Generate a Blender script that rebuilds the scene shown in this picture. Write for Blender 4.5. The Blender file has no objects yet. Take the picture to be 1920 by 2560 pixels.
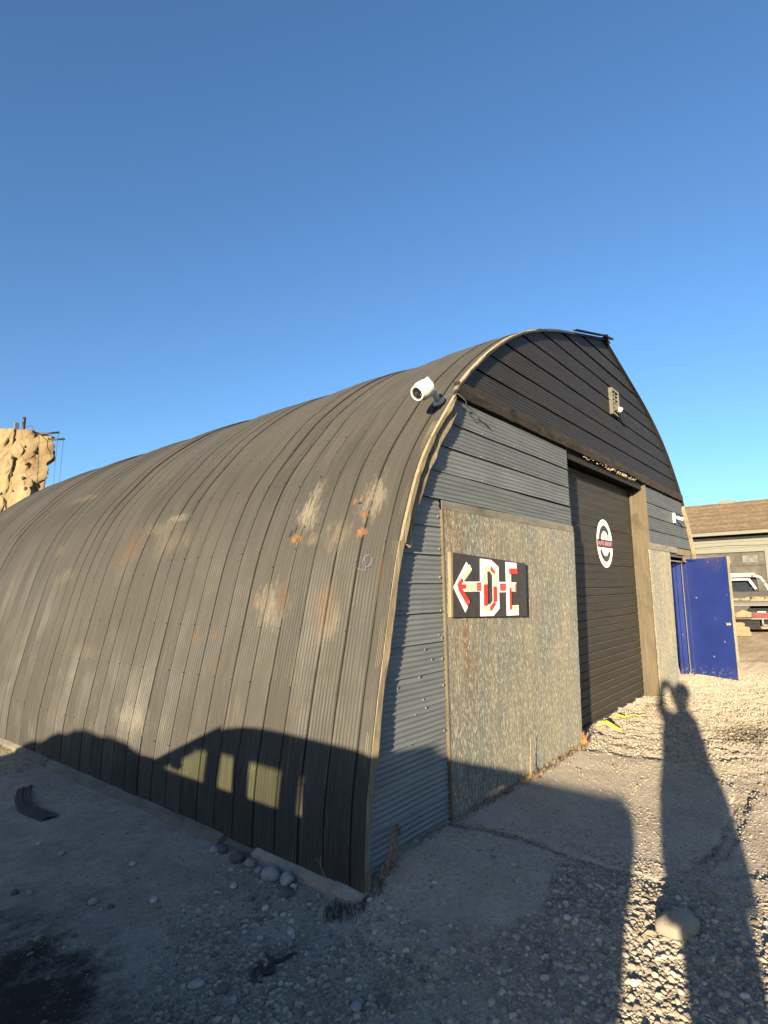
import bpy, bmesh, math, random
import numpy as np
from mathutils import Vector, Matrix, noise as mnoise

rnd = random.Random(7)
nr = np.random.RandomState(11)
SC = bpy.context.scene
COL = SC.collection

# ------------------------------------------------------------------ camera
CAM_POS = Vector((-2.8516, -2.5822, 1.75))
CR = Vector((0.635218, -0.772138, -0.017353))
CU = Vector((-0.094687, -0.100157, 0.990456))
CF = Vector((0.766507, 0.627512, 0.136733))
cam_d = bpy.data.cameras.new('camera')
cam = bpy.data.objects.new('camera', cam_d)
COL.objects.link(cam)
cam.matrix_world = Matrix(((CR.x, CU.x, -CF.x, CAM_POS.x), (CR.y, CU.y, -CF.y, CAM_POS.y),
                           (CR.z, CU.z, -CF.z, CAM_POS.z), (0, 0, 0, 1)))
cam_d.sensor_fit = 'HORIZONTAL'
cam_d.sensor_width = 36.0
cam_d.lens = 36.0 * 1417.24 / 1920.0
cam_d.clip_start = 0.02
cam_d.clip_end = 3000
SC.camera = cam

# ------------------------------------------------------------------ light
EL, AZ = math.radians(8.2), math.radians(76.0)          # where the light travels to, from +Y towards +X
LD = Vector((math.sin(AZ) * math.cos(EL), math.cos(AZ) * math.cos(EL), -math.sin(EL)))
world = bpy.data.worlds.new('World')
SC.world = world
world.use_nodes = True
wn = world.node_tree
wn.nodes.clear()
sky = wn.nodes.new('ShaderNodeTexSky')
sky.sky_type = 'NISHITA'
sky.sun_disc = False
sky.sun_elevation = EL
sky.sun_rotation = AZ + math.pi
sky.altitude = 1000
sky.air_density = 1.0
sky.dust_density = 2.0
sky.ozone_density = 3.7
bg = wn.nodes.new('ShaderNodeBackground')
bg.inputs['Strength'].default_value = 0.077
wo = wn.nodes.new('ShaderNodeOutputWorld')
wn.links.new(sky.outputs[0], bg.inputs[0])
wn.links.new(bg.outputs[0], wo.inputs[0])
sl = bpy.data.lights.new('sun', 'SUN')
sl.energy = 5.0
sl.angle = math.radians(0.53)
sl.color = (1.0, 0.82, 0.565)
sun = bpy.data.objects.new('sun', sl)
COL.objects.link(sun)
sun.rotation_euler = (-LD).to_track_quat('Z', 'Y').to_euler()
sun.location = (-20, -8, 12)
vs = SC.view_settings
vs.view_transform = 'Standard'
vs.look = 'None'
vs.exposure = 2.0
vs.gamma = 1
vs.use_curve_mapping = False

# ------------------------------------------------------------------ object helpers
def tag(o, label=None, cat=None, group=None, kind=None):
    if label: o['label'] = label
    if cat: o['category'] = cat
    if group: o['group'] = group
    if kind: o['kind'] = kind
    return o

def thing(name, label, cat, loc=(0, 0, 0), rz=0, group=None):
    o = bpy.data.objects.new(name, None)
    o.empty_display_size = 0.2
    COL.objects.link(o)
    o.location = loc
    o.rotation_euler = (0, 0, rz)
    return tag(o, label, cat, group)

def link(name, me, parent=None, mat=None, loc=None):
    o = bpy.data.objects.new(name, me)
    COL.objects.link(o)
    if parent is not None: o.parent = parent
    if mat is not None and not me.materials: me.materials.append(mat)
    if loc is not None: o.location = loc
    return o

class MB:
    def __init__(s): s.v = []; s.f = []; s.sm = []
    def add(s, vs_, fs, smooth=False):
        b = len(s.v)
        s.v += [tuple(p) for p in vs_]
        s.f += [tuple(b + i for i in f) for f in fs]
        s.sm += [smooth] * len(fs)
        return s
    def box(s, x0, x1, y0, y1, z0, z1, M=None):
        vs_ = [Vector((x, y, z)) for z in (z0, z1) for y in (y0, y1) for x in (x0, x1)]
        if M is not None: vs_ = [M @ p for p in vs_]
        return s.add(vs_, [(0, 2, 3, 1), (4, 5, 7, 6), (0, 1, 5, 4), (2, 6, 7, 3), (0, 4, 6, 2), (1, 3, 7, 5)])
    def bar(s, a, b, w, h, up=(0, 0, 1)):
        a, b = Vector(a), Vector(b)
        d = (b - a).normalized(); u = Vector(up)
        r = d.cross(u)
        if r.length < 1e-4: r = d.cross(Vector((1, 0, 0)))
        r.normalize(); u = r.cross(d)
        vs_ = []
        for p in (a, b):
            for sx, sz in ((-1, -1), (1, -1), (1, 1), (-1, 1)):
                vs_.append(p + r * sx * w / 2 + u * sz * h / 2)
        return s.add(vs_, [(0, 1, 2, 3), (7, 6, 5, 4), (0, 4, 5, 1), (1, 5, 6, 2), (2, 6, 7, 3), (3, 7, 4, 0)])
    def tube(s, pts, r, n=8, caps=True):
        pts = [Vector(p) for p in pts]
        rs = r if isinstance(r, (list, tuple)) else [r] * len(pts)
        vs_, fs = [], []
        ref = None
        for i, p in enumerate(pts):
            d = (pts[min(i + 1, len(pts) - 1)] - pts[max(i - 1, 0)]).normalized()
            if ref is None:
                ref = d.cross(Vector((0, 0, 1)))
                if ref.length < 1e-3: ref = d.cross(Vector((1, 0, 0)))
            ref = (ref - d * ref.dot(d)).normalized()
            w = d.cross(ref)
            for k in range(n):
                a = 2 * math.pi * k / n
                vs_.append(p + (ref * math.cos(a) + w * math.sin(a)) * rs[i])
        for i in range(len(pts) - 1):
            for k in range(n):
                fs.append((i * n + k, i * n + (k + 1) % n, (i + 1) * n + (k + 1) % n, (i + 1) * n + k))
        if caps:
            fs.append(tuple(range(n))[::-1]); fs.append(tuple((len(pts) - 1) * n + k for k in range(n)))
        return s.add(vs_, fs, True)
    def lathe(s, prof, M, n=20):
        vs_, fs = [], []
        for r, z in prof:
            for k in range(n):
                a = 2 * math.pi * k / n
                vs_.append(M @ Vector((r * math.cos(a), r * math.sin(a), z)))
        for i in range(len(prof) - 1):
            for k in range(n):
                fs.append((i * n + k, i * n + (k + 1) % n, (i + 1) * n + (k + 1) % n, (i + 1) * n + k))
        fs.append(tuple(range(n))[::-1]); fs.append(tuple((len(prof) - 1) * n + k for k in range(n)))
        return s.add(vs_, fs, True)
    def prism(s, poly, y0, y1, M=None):
        """poly in (x,z), extruded along y"""
        n = len(poly)
        vs_ = [Vector((x, y0, z)) for x, z in poly] + [Vector((x, y1, z)) for x, z in poly]
        if M is not None: vs_ = [M @ p for p in vs_]
        fs = [tuple(range(n)), tuple(range(2 * n - 1, n - 1, -1))]
        fs += [(i, n + i, n + (i + 1) % n, (i + 1) % n) for i in range(n)]
        return s.add(vs_, fs)
    def mesh(s, name, mat=None, bevel=0.0):
        me = bpy.data.meshes.new(name)
        me.from_pydata(s.v, [], s.f)
        me.polygons.foreach_set('use_smooth', s.sm)
        if bevel:
            bm = bmesh.new(); bm.from_mesh(me)
            bmesh.ops.recalc_face_normals(bm, faces=bm.faces)
            es = [e for e in bm.edges if len(e.link_faces) == 2 and e.calc_face_angle(0) > 0.6]
            bmesh.ops.bevel(bm, geom=es, offset=bevel, segments=2, affect='EDGES', profile=0.5)
            bm.to_mesh(me); bm.free()
        else:
            bm = bmesh.new(); bm.from_mesh(me)
            bmesh.ops.recalc_face_normals(bm, faces=bm.faces)
            bm.to_mesh(me); bm.free()
        if mat is not None: me.materials.append(mat)
        return me
    def obj(s, name, mat, parent=None, bevel=0.0, loc=None):
        return link(name, s.mesh(name, mat, bevel), parent, None, loc)

# ------------------------------------------------------------------ material helpers
class NT:
    def __init__(s, name):
        s.m = bpy.data.materials.new(name); s.m.use_nodes = True
        s.t = s.m.node_tree; s.t.nodes.clear()
        s.out = s.n('ShaderNodeOutputMaterial')
        s.b = s.n('ShaderNodeBsdfPrincipled')
        s.l(s.b.outputs[0], s.out.inputs[0])
    def n(s, t, **k):
        x = s.t.nodes.new(t)
        for a, b in k.items(): setattr(x, a, b)
        return x
    def l(s, a, b): s.t.links.new(a, b)
    def set(s, sock, v):
        if isinstance(v, bpy.types.NodeSocket): s.l(v, sock)
        else:
            if isinstance(v, tuple) and len(v) == 3 and len(sock.default_value) == 4: v = v + (1,)
            sock.default_value = v
    def pos(s):
        return s.n('ShaderNodeNewGeometry').outputs['Position']
    def objc(s):
        return s.n('ShaderNodeTexCoord').outputs['Object']
    def vscale(s, v, sc):
        x = s.n('ShaderNodeVectorMath', operation='MULTIPLY'); s.set(x.inputs[0], v); x.inputs[1].default_value = sc
        return x.outputs[0]
    def noise(s, v, scale=5, detail=4, rough=0.55, dist=0.0):
        x = s.n('ShaderNodeTexNoise'); s.set(x.inputs['Vector'], v)
        x.inputs['Scale'].default_value = scale; x.inputs['Detail'].default_value = detail
        x.inputs['Roughness'].default_value = rough; x.inputs['Distortion'].default_value = dist
        return x.outputs[0]
    def voro(s, v, scale=5, feature='F1', out='Distance'):
        x = s.n('ShaderNodeTexVoronoi', feature=feature); s.set(x.inputs['Vector'], v); x.inputs['Scale'].default_value = scale
        return x.outputs[out]
    def math(s, op, a, b=0.0, c=None, clamp=False):
        x = s.n('ShaderNodeMath', operation=op); x.use_clamp = clamp
        s.set(x.inputs[0], a); s.set(x.inputs[1], b)
        if c is not None: s.set(x.inputs[2], c)
        return x.outputs[0]
    def ramp(s, f, *stops):
        x = s.n('ShaderNodeValToRGB'); s.set(x.inputs[0], f)
        e = x.color_ramp.elements
        while len(e) < len(stops): e.new(0.5)
        for el, (p, c) in zip(e, stops):
            el.position = p; el.color = tuple(c) + (1,) if not isinstance(c, (int, float)) else (c, c, c, 1)
        return x.outputs[0]
    def map(s, f, a, b, c=0.0, d=1.0, smooth=True):
        x = s.n('ShaderNodeMapRange', interpolation_type='SMOOTHSTEP' if smooth else 'LINEAR')
        s.set(x.inputs['Value'], f); x.inputs['From Min'].default_value = a; x.inputs['From Max'].default_value = b
        x.inputs['To Min'].default_value = c; x.inputs['To Max'].default_value = d
        return x.outputs[0]
    def mix(s, f, a, b):
        x = s.n('ShaderNodeMix', data_type='RGBA'); s.set(x.inputs[0], f); s.set(x.inputs[6], a); s.set(x.inputs[7], b)
        return x.outputs[2]
    def mul(s, a, b):
        x = s.n('ShaderNodeMix', data_type='RGBA', blend_type='MULTIPLY'); x.inputs[0].default_value = 1
        s.set(x.inputs[6], a); s.set(x.inputs[7], b); return x.outputs[2]
    def bump(s, h, strength=0.5, dist=0.01, normal=None):
        x = s.n('ShaderNodeBump'); s.set(x.inputs['Height'], h)
        x.inputs['Strength'].default_value = strength; x.inputs['Distance'].default_value = dist
        if normal is not None: s.l(normal, x.inputs['Normal'])
        s.l(x.outputs[0], s.b.inputs['Normal']); return x.outputs[0]
    def rand(s):
        return s.n('ShaderNodeObjectInfo').outputs['Random']
    def fin(s, col, rough=0.7, metal=0.0, spec=0.5):
        if rough if not isinstance(rough, (int, float)) else rough >= 0.84: s.b.inputs['Diffuse Roughness'].default_value = 1.0
        col = s.mul(col, (0.66, 0.66, 0.66)) if isinstance(col, bpy.types.NodeSocket) else tuple(c * 0.66 for c in col)   # matched to the exposure
        s.set(s.b.inputs['Base Color'], col); s.set(s.b.inputs['Roughness'], rough); s.set(s.b.inputs['Metallic'], metal)
        s.b.inputs['Specular IOR Level'].default_value = spec
        return s.m

def simple(name, c, rough=0.6, metal=0.0, var=0.25, scale=12, bump=0.0, spec=0.5):
    t = NT(name); p = t.objc()
    f = t.noise(p, scale, 5, 0.6)
    lo = tuple(x * (1 - var) for x in c); hi = tuple(min(1, x * (1 + var)) for x in c)
    col = t.ramp(f, (0.3, lo), (0.7, hi))
    if bump: t.bump(t.noise(p, scale * 6, 4, 0.6), bump, 0.004)
    r = t.map(f, 0.3, 0.7, max(0.05, rough - 0.1), min(1, rough + 0.1))
    return t.fin(col, r, metal, spec)

PITCH = 0.2452
def m_roof():
    t = NT('weathered_dark_sheet'); p = t.pos()
    streak = t.noise(t.vscale(p, (3, 55, 1.1)), 1.0, 5, 0.65)
    streak2 = t.noise(t.vscale(p, (2, 140, 3.0)), 1.0, 3, 0.6)
    big = t.noise(p, 0.9, 4, 0.6, 0.4)
    col = t.ramp(streak, (0.25, (0.034, 0.0325, 0.0285)), (0.55, (0.052, 0.0495, 0.043)), (0.8, (0.090, 0.083, 0.069)))
    col = t.mix(t.map(big, 0.35, 0.7), col, (0.050, 0.047, 0.041))
    r = t.n('ShaderNodeObjectInfo').outputs['Random']
    col = t.mul(col, t.ramp(r, (0.0, 0.93), (1.0, 1.07)))
    # pale worn scratches low on the sheets
    low = t.math('MULTIPLY', t.map(streak2, 0.60, 0.74), t.map(t.n('ShaderNodeSeparateXYZ').outputs[2], 0, 1)) if False else None
    sx = t.n('ShaderNodeSeparateXYZ'); t.l(p, sx.inputs[0])
    wear = t.math('MULTIPLY', t.map(streak2, 0.54, 0.66), t.map(sx.outputs[2], 1.9, 0.1, 0.12, 1.0))
    wear = t.math('MULTIPLY', wear, t.map(t.noise(p, 3.0, 4, 0.6), 0.38, 0.62))
    col = t.mix(wear, col, (0.15, 0.128, 0.09))
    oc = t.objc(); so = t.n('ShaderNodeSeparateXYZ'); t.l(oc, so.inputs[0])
    rim = t.math('MULTIPLY', t.map(so.outputs[1], 0.032, 0.020), t.map(t.noise(t.vscale(p, (1.2, 4.1, 1.2)), 1.0, 4, .7), .50, .66))
    col = t.mix(t.math('MULTIPLY', rim, .75), col, (0.16, 0.14, 0.10))
    wash = t.map(t.noise(t.vscale(p, (.7, 9, .55)), 1.0, 4, .6), .35, .68)
    col = t.mul(col, t.ramp(wash, (0, .90), (1, 1.07)))
    lap_shade = t.math('MAXIMUM', t.map(so.outputs[1], 0.0185, 0.0135), t.map(so.outputs[1], PITCH - 0.0075, PITCH - 0.004))
    col = t.mix(t.math('MULTIPLY', lap_shade, .8), col, (0.012, 0.011, 0.010))  # dark band along the sheet edges, painted to deepen the seam shadow lines
    warp = t.noise(t.vscale(p, (5, 34, 6)), 1.0, 7, 0.8)
    tan, pale, rust, org = (0.115, 0.098, 0.066), (0.175, 0.157, 0.116), (0.082, 0.050, 0.024), (0.150, 0.080, 0.034)
    P = [(4.00, 2.27, .24, .22, rust, .95), (3.19, 2.31, .40, .16, tan, .55), (3.51, 2.50, .36, .09, tan, .6), (3.25, 2.60, .2, .05, pale, .7),
         (1.03, 2.42, .12, .18, pale, .95), (1.02, 2.60, .06, .12, pale, .7), (1.09, 2.20, .10, .055, org, 1), (.88, 2.17, .07, .06, tan, .8),
         (.58, 2.20, .14, .13, tan, .8), (.30, 2.47, .12, .18, pale, .75), (.49, 2.47, .045, .035, org, 1), (.34, 2.34, .06, .035, org, 1),
         (.33, 2.20, .075, .055, org, 1), (.37, 2.50, .03, .02, org, 1), (1.20, 1.65, .20, .17, pale, .7), (1.09, 1.70, .085, .13, rust, 1),
         (1.27, 1.66, .04, .12, rust, .6), (1.44, 1.66, .035, .05, org, .6), (.54, 1.47, .09, .1, tan, .8), (.45, 1.55, .05, .14, tan, .8), (.57, 1.63, .13, .19, rust, 1),
         (2.19, 1.34, .10, .045, rust, .95), (1.93, 1.37, .045, .055, rust, .95), (1.75, 1.08, .03, .09, rust, .9), (.06, 1.85, .03, .2, rust, .7),
         (5.6, 2.0, .3, .1, tan, .5), (6.2, 2.4, .2, .1, tan, .4), (6.9, 3.3, .5, .07, tan, .5), (3.0, .55, .3, .12, pale, .5), (4.4, 1.1, .4, .1, tan, .3)]
    hol = (0.006, 0.005, 0.004)
    P += [(1.17, 2.25, .022, .04, hol, 1), (1.125, 2.30, .016, .05, hol, 1), (1.02, 2.30, .012, .02, hol, 1), (.43, 2.45, .03, .009, hol, 1), (.30, 2.36, .012, .014, hol, .9), (3.20, 2.60, .03, .012, hol, .8), (.56, 1.62, .008, .018, hol, 1)]
    for (y, z, ry, rz, c, a) in P:
        d = t.n('ShaderNodeVectorMath', operation='SUBTRACT'); t.l(p, d.inputs[0]); d.inputs[1].default_value = (0, y, z)
        q8 = 1.25 if c is org else .8
        m = t.vscale(d.outputs[0], (0, q8 / ry, q8 / rz))
        ln = t.n('ShaderNodeVectorMath', operation='LENGTH'); t.l(m, ln.inputs[0])
        k = t.math('ADD', ln.outputs['Value'], t.map(warp, 0.3, 0.7, -0.9, 0.9, False))
        sharp = 0.7 if c is org else 0.15
        col = t.mix(t.map(k, 1.0, sharp, 0, a), col, c)
    t.bump(t.math('ADD', streak, t.noise(p, 60, 3)), 0.15, 0.002)
    return t.fin(col, t.map(big, 0.3, 0.7, 0.55, 0.75), 0.0, 0.35)

def m_sheet(name, lo, hi, chip, chips=0.72, rough=0.6, bump=.10):
    t = NT(name); p = t.pos()
    f = t.noise(t.vscale(p, (1.5, 4, 14)), 1.0, 5, 0.65)
    col = t.ramp(f, (0.28, lo), (0.72, hi))
    col = t.mul(col, t.ramp(t.rand(), (0, 0.86), (1, 1.14)))
    col = t.mix(t.map(t.noise(t.vscale(p, (2, 2, 1.3)), 1.4, 4), 0.45, 0.75, 0, 0.5), col, tuple(x * 0.8 + 0.02 for x in lo))
    c = t.map(t.noise(p, 38, 5, 0.72), chips, chips + 0.05)
    col = t.mix(c, col, chip)
    t.bump(t.math('ADD', t.noise(p, 14, 3), t.math('MULTIPLY', c, -0.5)), bump, 0.003)
    return t.fin(col, rough, 0.0, 0.4)

def m_ply():
    t = NT('peeling_plywood'); p = t.pos()
    g = t.noise(t.vscale(p, (42, 42, 2.6)), 1.0, 7, 0.72, 0.25)
    g2 = t.noise(t.vscale(p, (115, 115, 17)), 1.0, 5, 0.7, 0.4)
    big = t.noise(t.vscale(p, (2.2, 2.2, .8)), 1.0, 4, 0.55)
    base = t.ramp(g, (0.22, (0.105, 0.107, 0.095)), (0.42, (0.175, 0.168, 0.138)), (0.55, (0.235, 0.213, 0.155)), (0.72, (0.31, 0.275, 0.195)))
    blue = t.mix(t.map(g2, .4, .65), (0.128, 0.142, 0.138), (0.195, 0.198, 0.175))
    col = t.mix(t.map(big, 0.38, 0.62, 0.05, 0.9), base, blue)
    sx = t.n('ShaderNodeSeparateXYZ'); t.l(p, sx.inputs[0])
    br = t.math('MULTIPLY', t.map(sx.outputs[0], 2.3, 1.6), t.map(t.noise(t.vscale(p, (9, 9, .7)), 1, 3), .48, .66))
    br = t.math('MULTIPLY', br, t.map(sx.outputs[2], 0.5, 1.2))
    col = t.mix(t.math('MULTIPLY', br, .75), col, (0.19, 0.115, 0.050))
    g3 = t.noise(t.vscale(p, (105, 105, 27)), 1.0, 3, .6, .3)
    fl = t.math('MULTIPLY', t.map(g3, 0.53, 0.60), t.map(g, 0.34, 0.50, .25, .85))
    dk = t.map(g3, 0.42, 0.34)
    col = t.mix(fl, col, (0.51, 0.475, 0.37))
    col = t.mix(t.math('MULTIPLY', dk, .35), col, (0.085, 0.09, 0.085))
    cr = t.map(t.noise(t.vscale(p, (110, 110, 7)), 1.0, 3, .6), .64, .74)
    col = t.mix(t.math('MULTIPLY', cr, .7), col, (0.05, 0.045, 0.04))
    h = t.math('ADD', t.math('MULTIPLY', g2, 1.0), t.math('MULTIPLY', fl, 0.5))
    h = t.math('SUBTRACT', h, t.math('MULTIPLY', cr, .5))
    t.bump(h, 0.65, 0.006)
    return t.fin(col, 0.9, 0, 0.2)

def m_wood(name, lo, hi, axis=(1, 1, 12), scale=6, bump=0.5, rough=0.85, space='pos'):
    t = NT(name); p = t.pos() if space == 'pos' else t.objc()
    v = t.vscale(p, axis)
    g = t.noise(v, scale, 6, 0.68, 0.6)
    col = t.ramp(g, (0.28, lo), (0.72, hi))
    b = t.noise(p, 3.5, 4)
    col = t.mix(t.map(b, 0.5, 0.75, 0, 0.6), col, tuple(x * 0.55 for x in lo))
    t.bump(g, bump, 0.008)
    return t.fin(col, rough, 0, 0.2)

def m_ground():
    t = NT('packed_dirt_and_gravel'); p = t.pos()
    a = t.noise(p, 1.3, 6, 0.6, 0.3); b = t.noise(p, 9, 6, 0.7); c = t.noise(p, 70, 4, 0.7)
    col = t.ramp(a, (0.3, (0.31, 0.268, 0.212)), (0.7, (0.43, 0.373, 0.295)))
    col = t.mul(col, t.ramp(b, (0.3, 0.72), (0.7, 1.2)))
    vd = t.voro(p, 75); pe = t.voro(p, 75, 'F1', 'Color')
    col = t.mul(col, t.ramp(c, (0.3, 0.7), (0.7, 1.3)))
    bw = t.n('ShaderNodeRGBToBW'); t.l(pe, bw.inputs[0])
    peb = t.math('MULTIPLY', t.map(vd, 0.42, 0.3), t.map(bw.outputs[0], 0.5, 0.75))
    col = t.mix(t.math('MULTIPLY', peb, .6), col, (0.40, 0.375, 0.33))
    # oil-darkened earth left of the gravel, damp spots right of the concrete
    wob = t.math('ADD', t.map(t.noise(p, 2.6, 5, .65), .25, .75, -.6, .6, False), t.map(t.noise(p, 13, 6, .75), .3, .7, -.35, .35, False))
    for (x, y, rx, ry, cc, amt) in ((-1.85, .60, .60, .95, (0.030, 0.025, 0.020), .95), (5.25, -1.45, .60, .34, (0.060, 0.044, 0.030), .95),
                                    (2.2, -2.25, .55, .35, (0.10, 0.08, 0.055), .6), (6.3, -.15, .5, .18, (0.09, 0.06, 0.04), .7), (-.72, .0, .22, .12, (.05, .045, .04), .5)):
        d = t.n('ShaderNodeVectorMath', operation='SUBTRACT'); t.l(p, d.inputs[0]); d.inputs[1].default_value = (x, y, 0)
        ln = t.n('ShaderNodeVectorMath', operation='LENGTH'); t.l(t.vscale(d.outputs[0], (1 / rx, 1 / ry, 0)), ln.inputs[0])
        col = t.mix(t.map(t.math('ADD', ln.outputs['Value'], wob), 1.5, 0.25, 0, amt), col, cc)
    sg = t.n('ShaderNodeSeparateXYZ'); t.l(p, sg.inputs[0])
    col = t.mix(t.math('MULTIPLY', t.map(t.math('ADD', sg.outputs[0], t.map(a, .3, .7, -1.5, 1.5)), 10.5, 14.0), .75), col, t.ramp(t.noise(t.vscale(p, (.6, 2.2, 1)), 1.0, 4), (.35, (0.095, 0.07, 0.045)), (.65, (0.20, 0.155, 0.10))))  # browner soil far out, with shadow streaks painted into its colour
    h = t.math('ADD', t.math('MULTIPLY', c, .5), t.math('MULTIPLY', t.map(vd, .5, 0), .8))
    h = t.math('ADD', h, t.math('MULTIPLY', b, 1.2))
    t.bump(h, 0.75, 0.008)
    return t.fin(col, 0.95, 0, 0.15)

def m_concrete(name='worn_concrete'):
    t = NT(name); p = t.pos()
    a = t.noise(p, 2.2, 6, 0.62, 0.4); b = t.noise(p, 28, 5, 0.7); v = t.voro(p, 90)
    col = t.ramp(a, (0.3, (0.33, 0.288, 0.228)), (0.7, (0.46, 0.405, 0.325)))
    col = t.mul(col, t.ramp(b, (0.3, 0.8), (0.7, 1.18)))
    pit = t.map(t.noise(p, 60, 3, .6), .64, .70)
    col = t.mix(t.math('MULTIPLY', pit, .7), col, (0.10, 0.09, 0.075))
    pale = t.math('MULTIPLY', t.map(b, .56, .66), t.map(t.noise(p, 1.7, 3), .48, .62))
    col = t.mix(t.math('MULTIPLY', pale, .7), col, (0.48, 0.46, 0.41))
    t.bump(t.math('ADD', t.math('MULTIPLY', b, 1.2), t.math('MULTIPLY', v, .9)), 0.85, 0.007)
    return t.fin(col, 0.92, 0, 0.2)

def m_stone(name, k=1.0):
    t = NT(name)
    at = t.n('ShaderNodeAttribute'); at.attribute_name = 'tone'
    p = t.pos()
    col = t.ramp(at.outputs['Fac'], (0.0, (0.15 * k, 0.13 * k, 0.105 * k)), (0.35, (0.31 * k, 0.265 * k, 0.205 * k)), (0.7, (0.46 * k, 0.395 * k, 0.30 * k)), (1.0, (0.62 * k, 0.55 * k, 0.44 * k)))
    col = t.mul(col, t.ramp(t.noise(p, 90, 3), (0.3, 0.8), (0.7, 1.15)))
    return t.fin(col, 0.85, 0, 0.25)

def m_cobble(name, c, spot=0.5):
    t = NT(name); p = t.objc()
    f = t.noise(p, 14, 5, 0.65)
    col = t.ramp(f, (0.3, tuple(x * 0.75 for x in c)), (0.7, tuple(x * 1.15 for x in c)))
    col = t.mix(t.map(t.noise(p, 60, 3), 0.62, 0.7, 0, spot), col, tuple(x * 0.4 for x in c))
    t.bump(t.noise(p, 50, 4), 0.3, 0.003)
    return t.fin(col, 0.8, 0, 0.3)

def m_roller():
    t = NT('brown_roller_slat'); p = t.pos()
    f = t.noise(t.vscale(p, (1.4, 2, 9)), 1.0, 5, 0.65)
    col = t.ramp(f, (0.3, (0.062, 0.054, 0.043)), (0.7, (0.098, 0.086, 0.068)))
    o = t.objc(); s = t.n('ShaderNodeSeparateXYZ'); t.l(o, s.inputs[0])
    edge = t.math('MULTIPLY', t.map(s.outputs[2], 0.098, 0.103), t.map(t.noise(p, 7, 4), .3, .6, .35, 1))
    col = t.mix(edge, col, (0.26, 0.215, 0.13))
    d = t.map(t.noise(t.vscale(p, (3, 3, 1.2)), 1.5, 5, .7), .55, .75, 0, .5)
    col = t.mix(d, col, (0.05, 0.042, 0.034))
    t.bump(f, .12, .003)
    return t.fin(col, 0.6, 0.1, 0.4)

def m_bluedoor():
    t = NT('scuffed_blue_paint'); p = t.pos()
    f = t.noise(p, 2.0, 5, 0.6)
    col = t.ramp(f, (0.3, (0.013, 0.027, 0.155)), (0.7, (0.019, 0.038, 0.205)))
    sx = t.n('ShaderNodeSeparateXYZ'); t.l(p, sx.inputs[0])
    fade = t.math('MULTIPLY', t.map(t.noise(p, 1.2, 3), .4, .7), t.map(sx.outputs[2], 1.4, 2.2))
    col = t.mix(t.math('MULTIPLY', fade, .55), col, (0.10, 0.075, 0.10))
    ch = t.map(t.noise(t.vscale(p, (1, 1, .6)), 17, 5, .7), .675, .70)
    ch = t.math('MULTIPLY', ch, t.map(t.noise(p, 2.3, 2), .42, .55))
    col = t.mix(ch, col, (0.62, 0.60, 0.58))
    lowd = t.math('MULTIPLY', t.map(sx.outputs[2], .28, .03), t.map(t.noise(p, 17, 5, .7), .50, .72))
    col = t.mix(lowd, col, (0.30, 0.24, 0.17))
    return t.fin(col, 0.45, 0, 0.5)

def m_shingle():
    t = NT('brown_asphalt_shingle'); p = t.pos()
    f = t.noise(t.vscale(p, (3, 1.6, 3)), 1.0, 5, .7)
    col = t.ramp(f, (0.3, (0.105, 0.080, 0.055)), (0.7, (0.165, 0.128, 0.09)))
    col = t.mul(col, t.ramp(t.rand(), (0, .8), (1, 1.2)))
    br = t.noise(t.vscale(p, (.1, 5.5, 9)), 1.0, 2)
    col = t.mul(col, t.ramp(br, (.35, .86), (.65, 1.14)))
    return t.fin(col, .95, 0, .1)

def m_rock():
    t = NT('sandy_moulded_rock'); p = t.pos()
    f = t.noise(p, 1.1, 6, .65, .6)
    col = t.ramp(f, (0.25, (0.17, 0.10, 0.052)), (0.45, (0.33, 0.245, 0.13)), (0.7, (0.43, 0.34, 0.20)))
    t.bump(t.noise(p, 4, 6, .7), .6, .08)
    return t.fin(col, .9, 0, .15)

def m_glass(name, c):
    t = NT(name)
    gl = t.n('ShaderNodeBsdfGlossy'); gl.inputs['Roughness'].default_value = 0.03
    tr = t.n('ShaderNodeBsdfTransparent'); tr.inputs['Color'].default_value = tuple(c) + (1,)
    fr = t.n('ShaderNodeFresnel'); fr.inputs[0].default_value = 1.45
    mx = t.n('ShaderNodeMixShader'); t.l(fr.outputs[0], mx.inputs[0]); t.l(tr.outputs[0], mx.inputs[1]); t.l(gl.outputs[0], mx.inputs[2])
    t.t.nodes.remove(t.b); t.l(mx.outputs[0], t.out.inputs[0])
    return t.m

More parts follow.
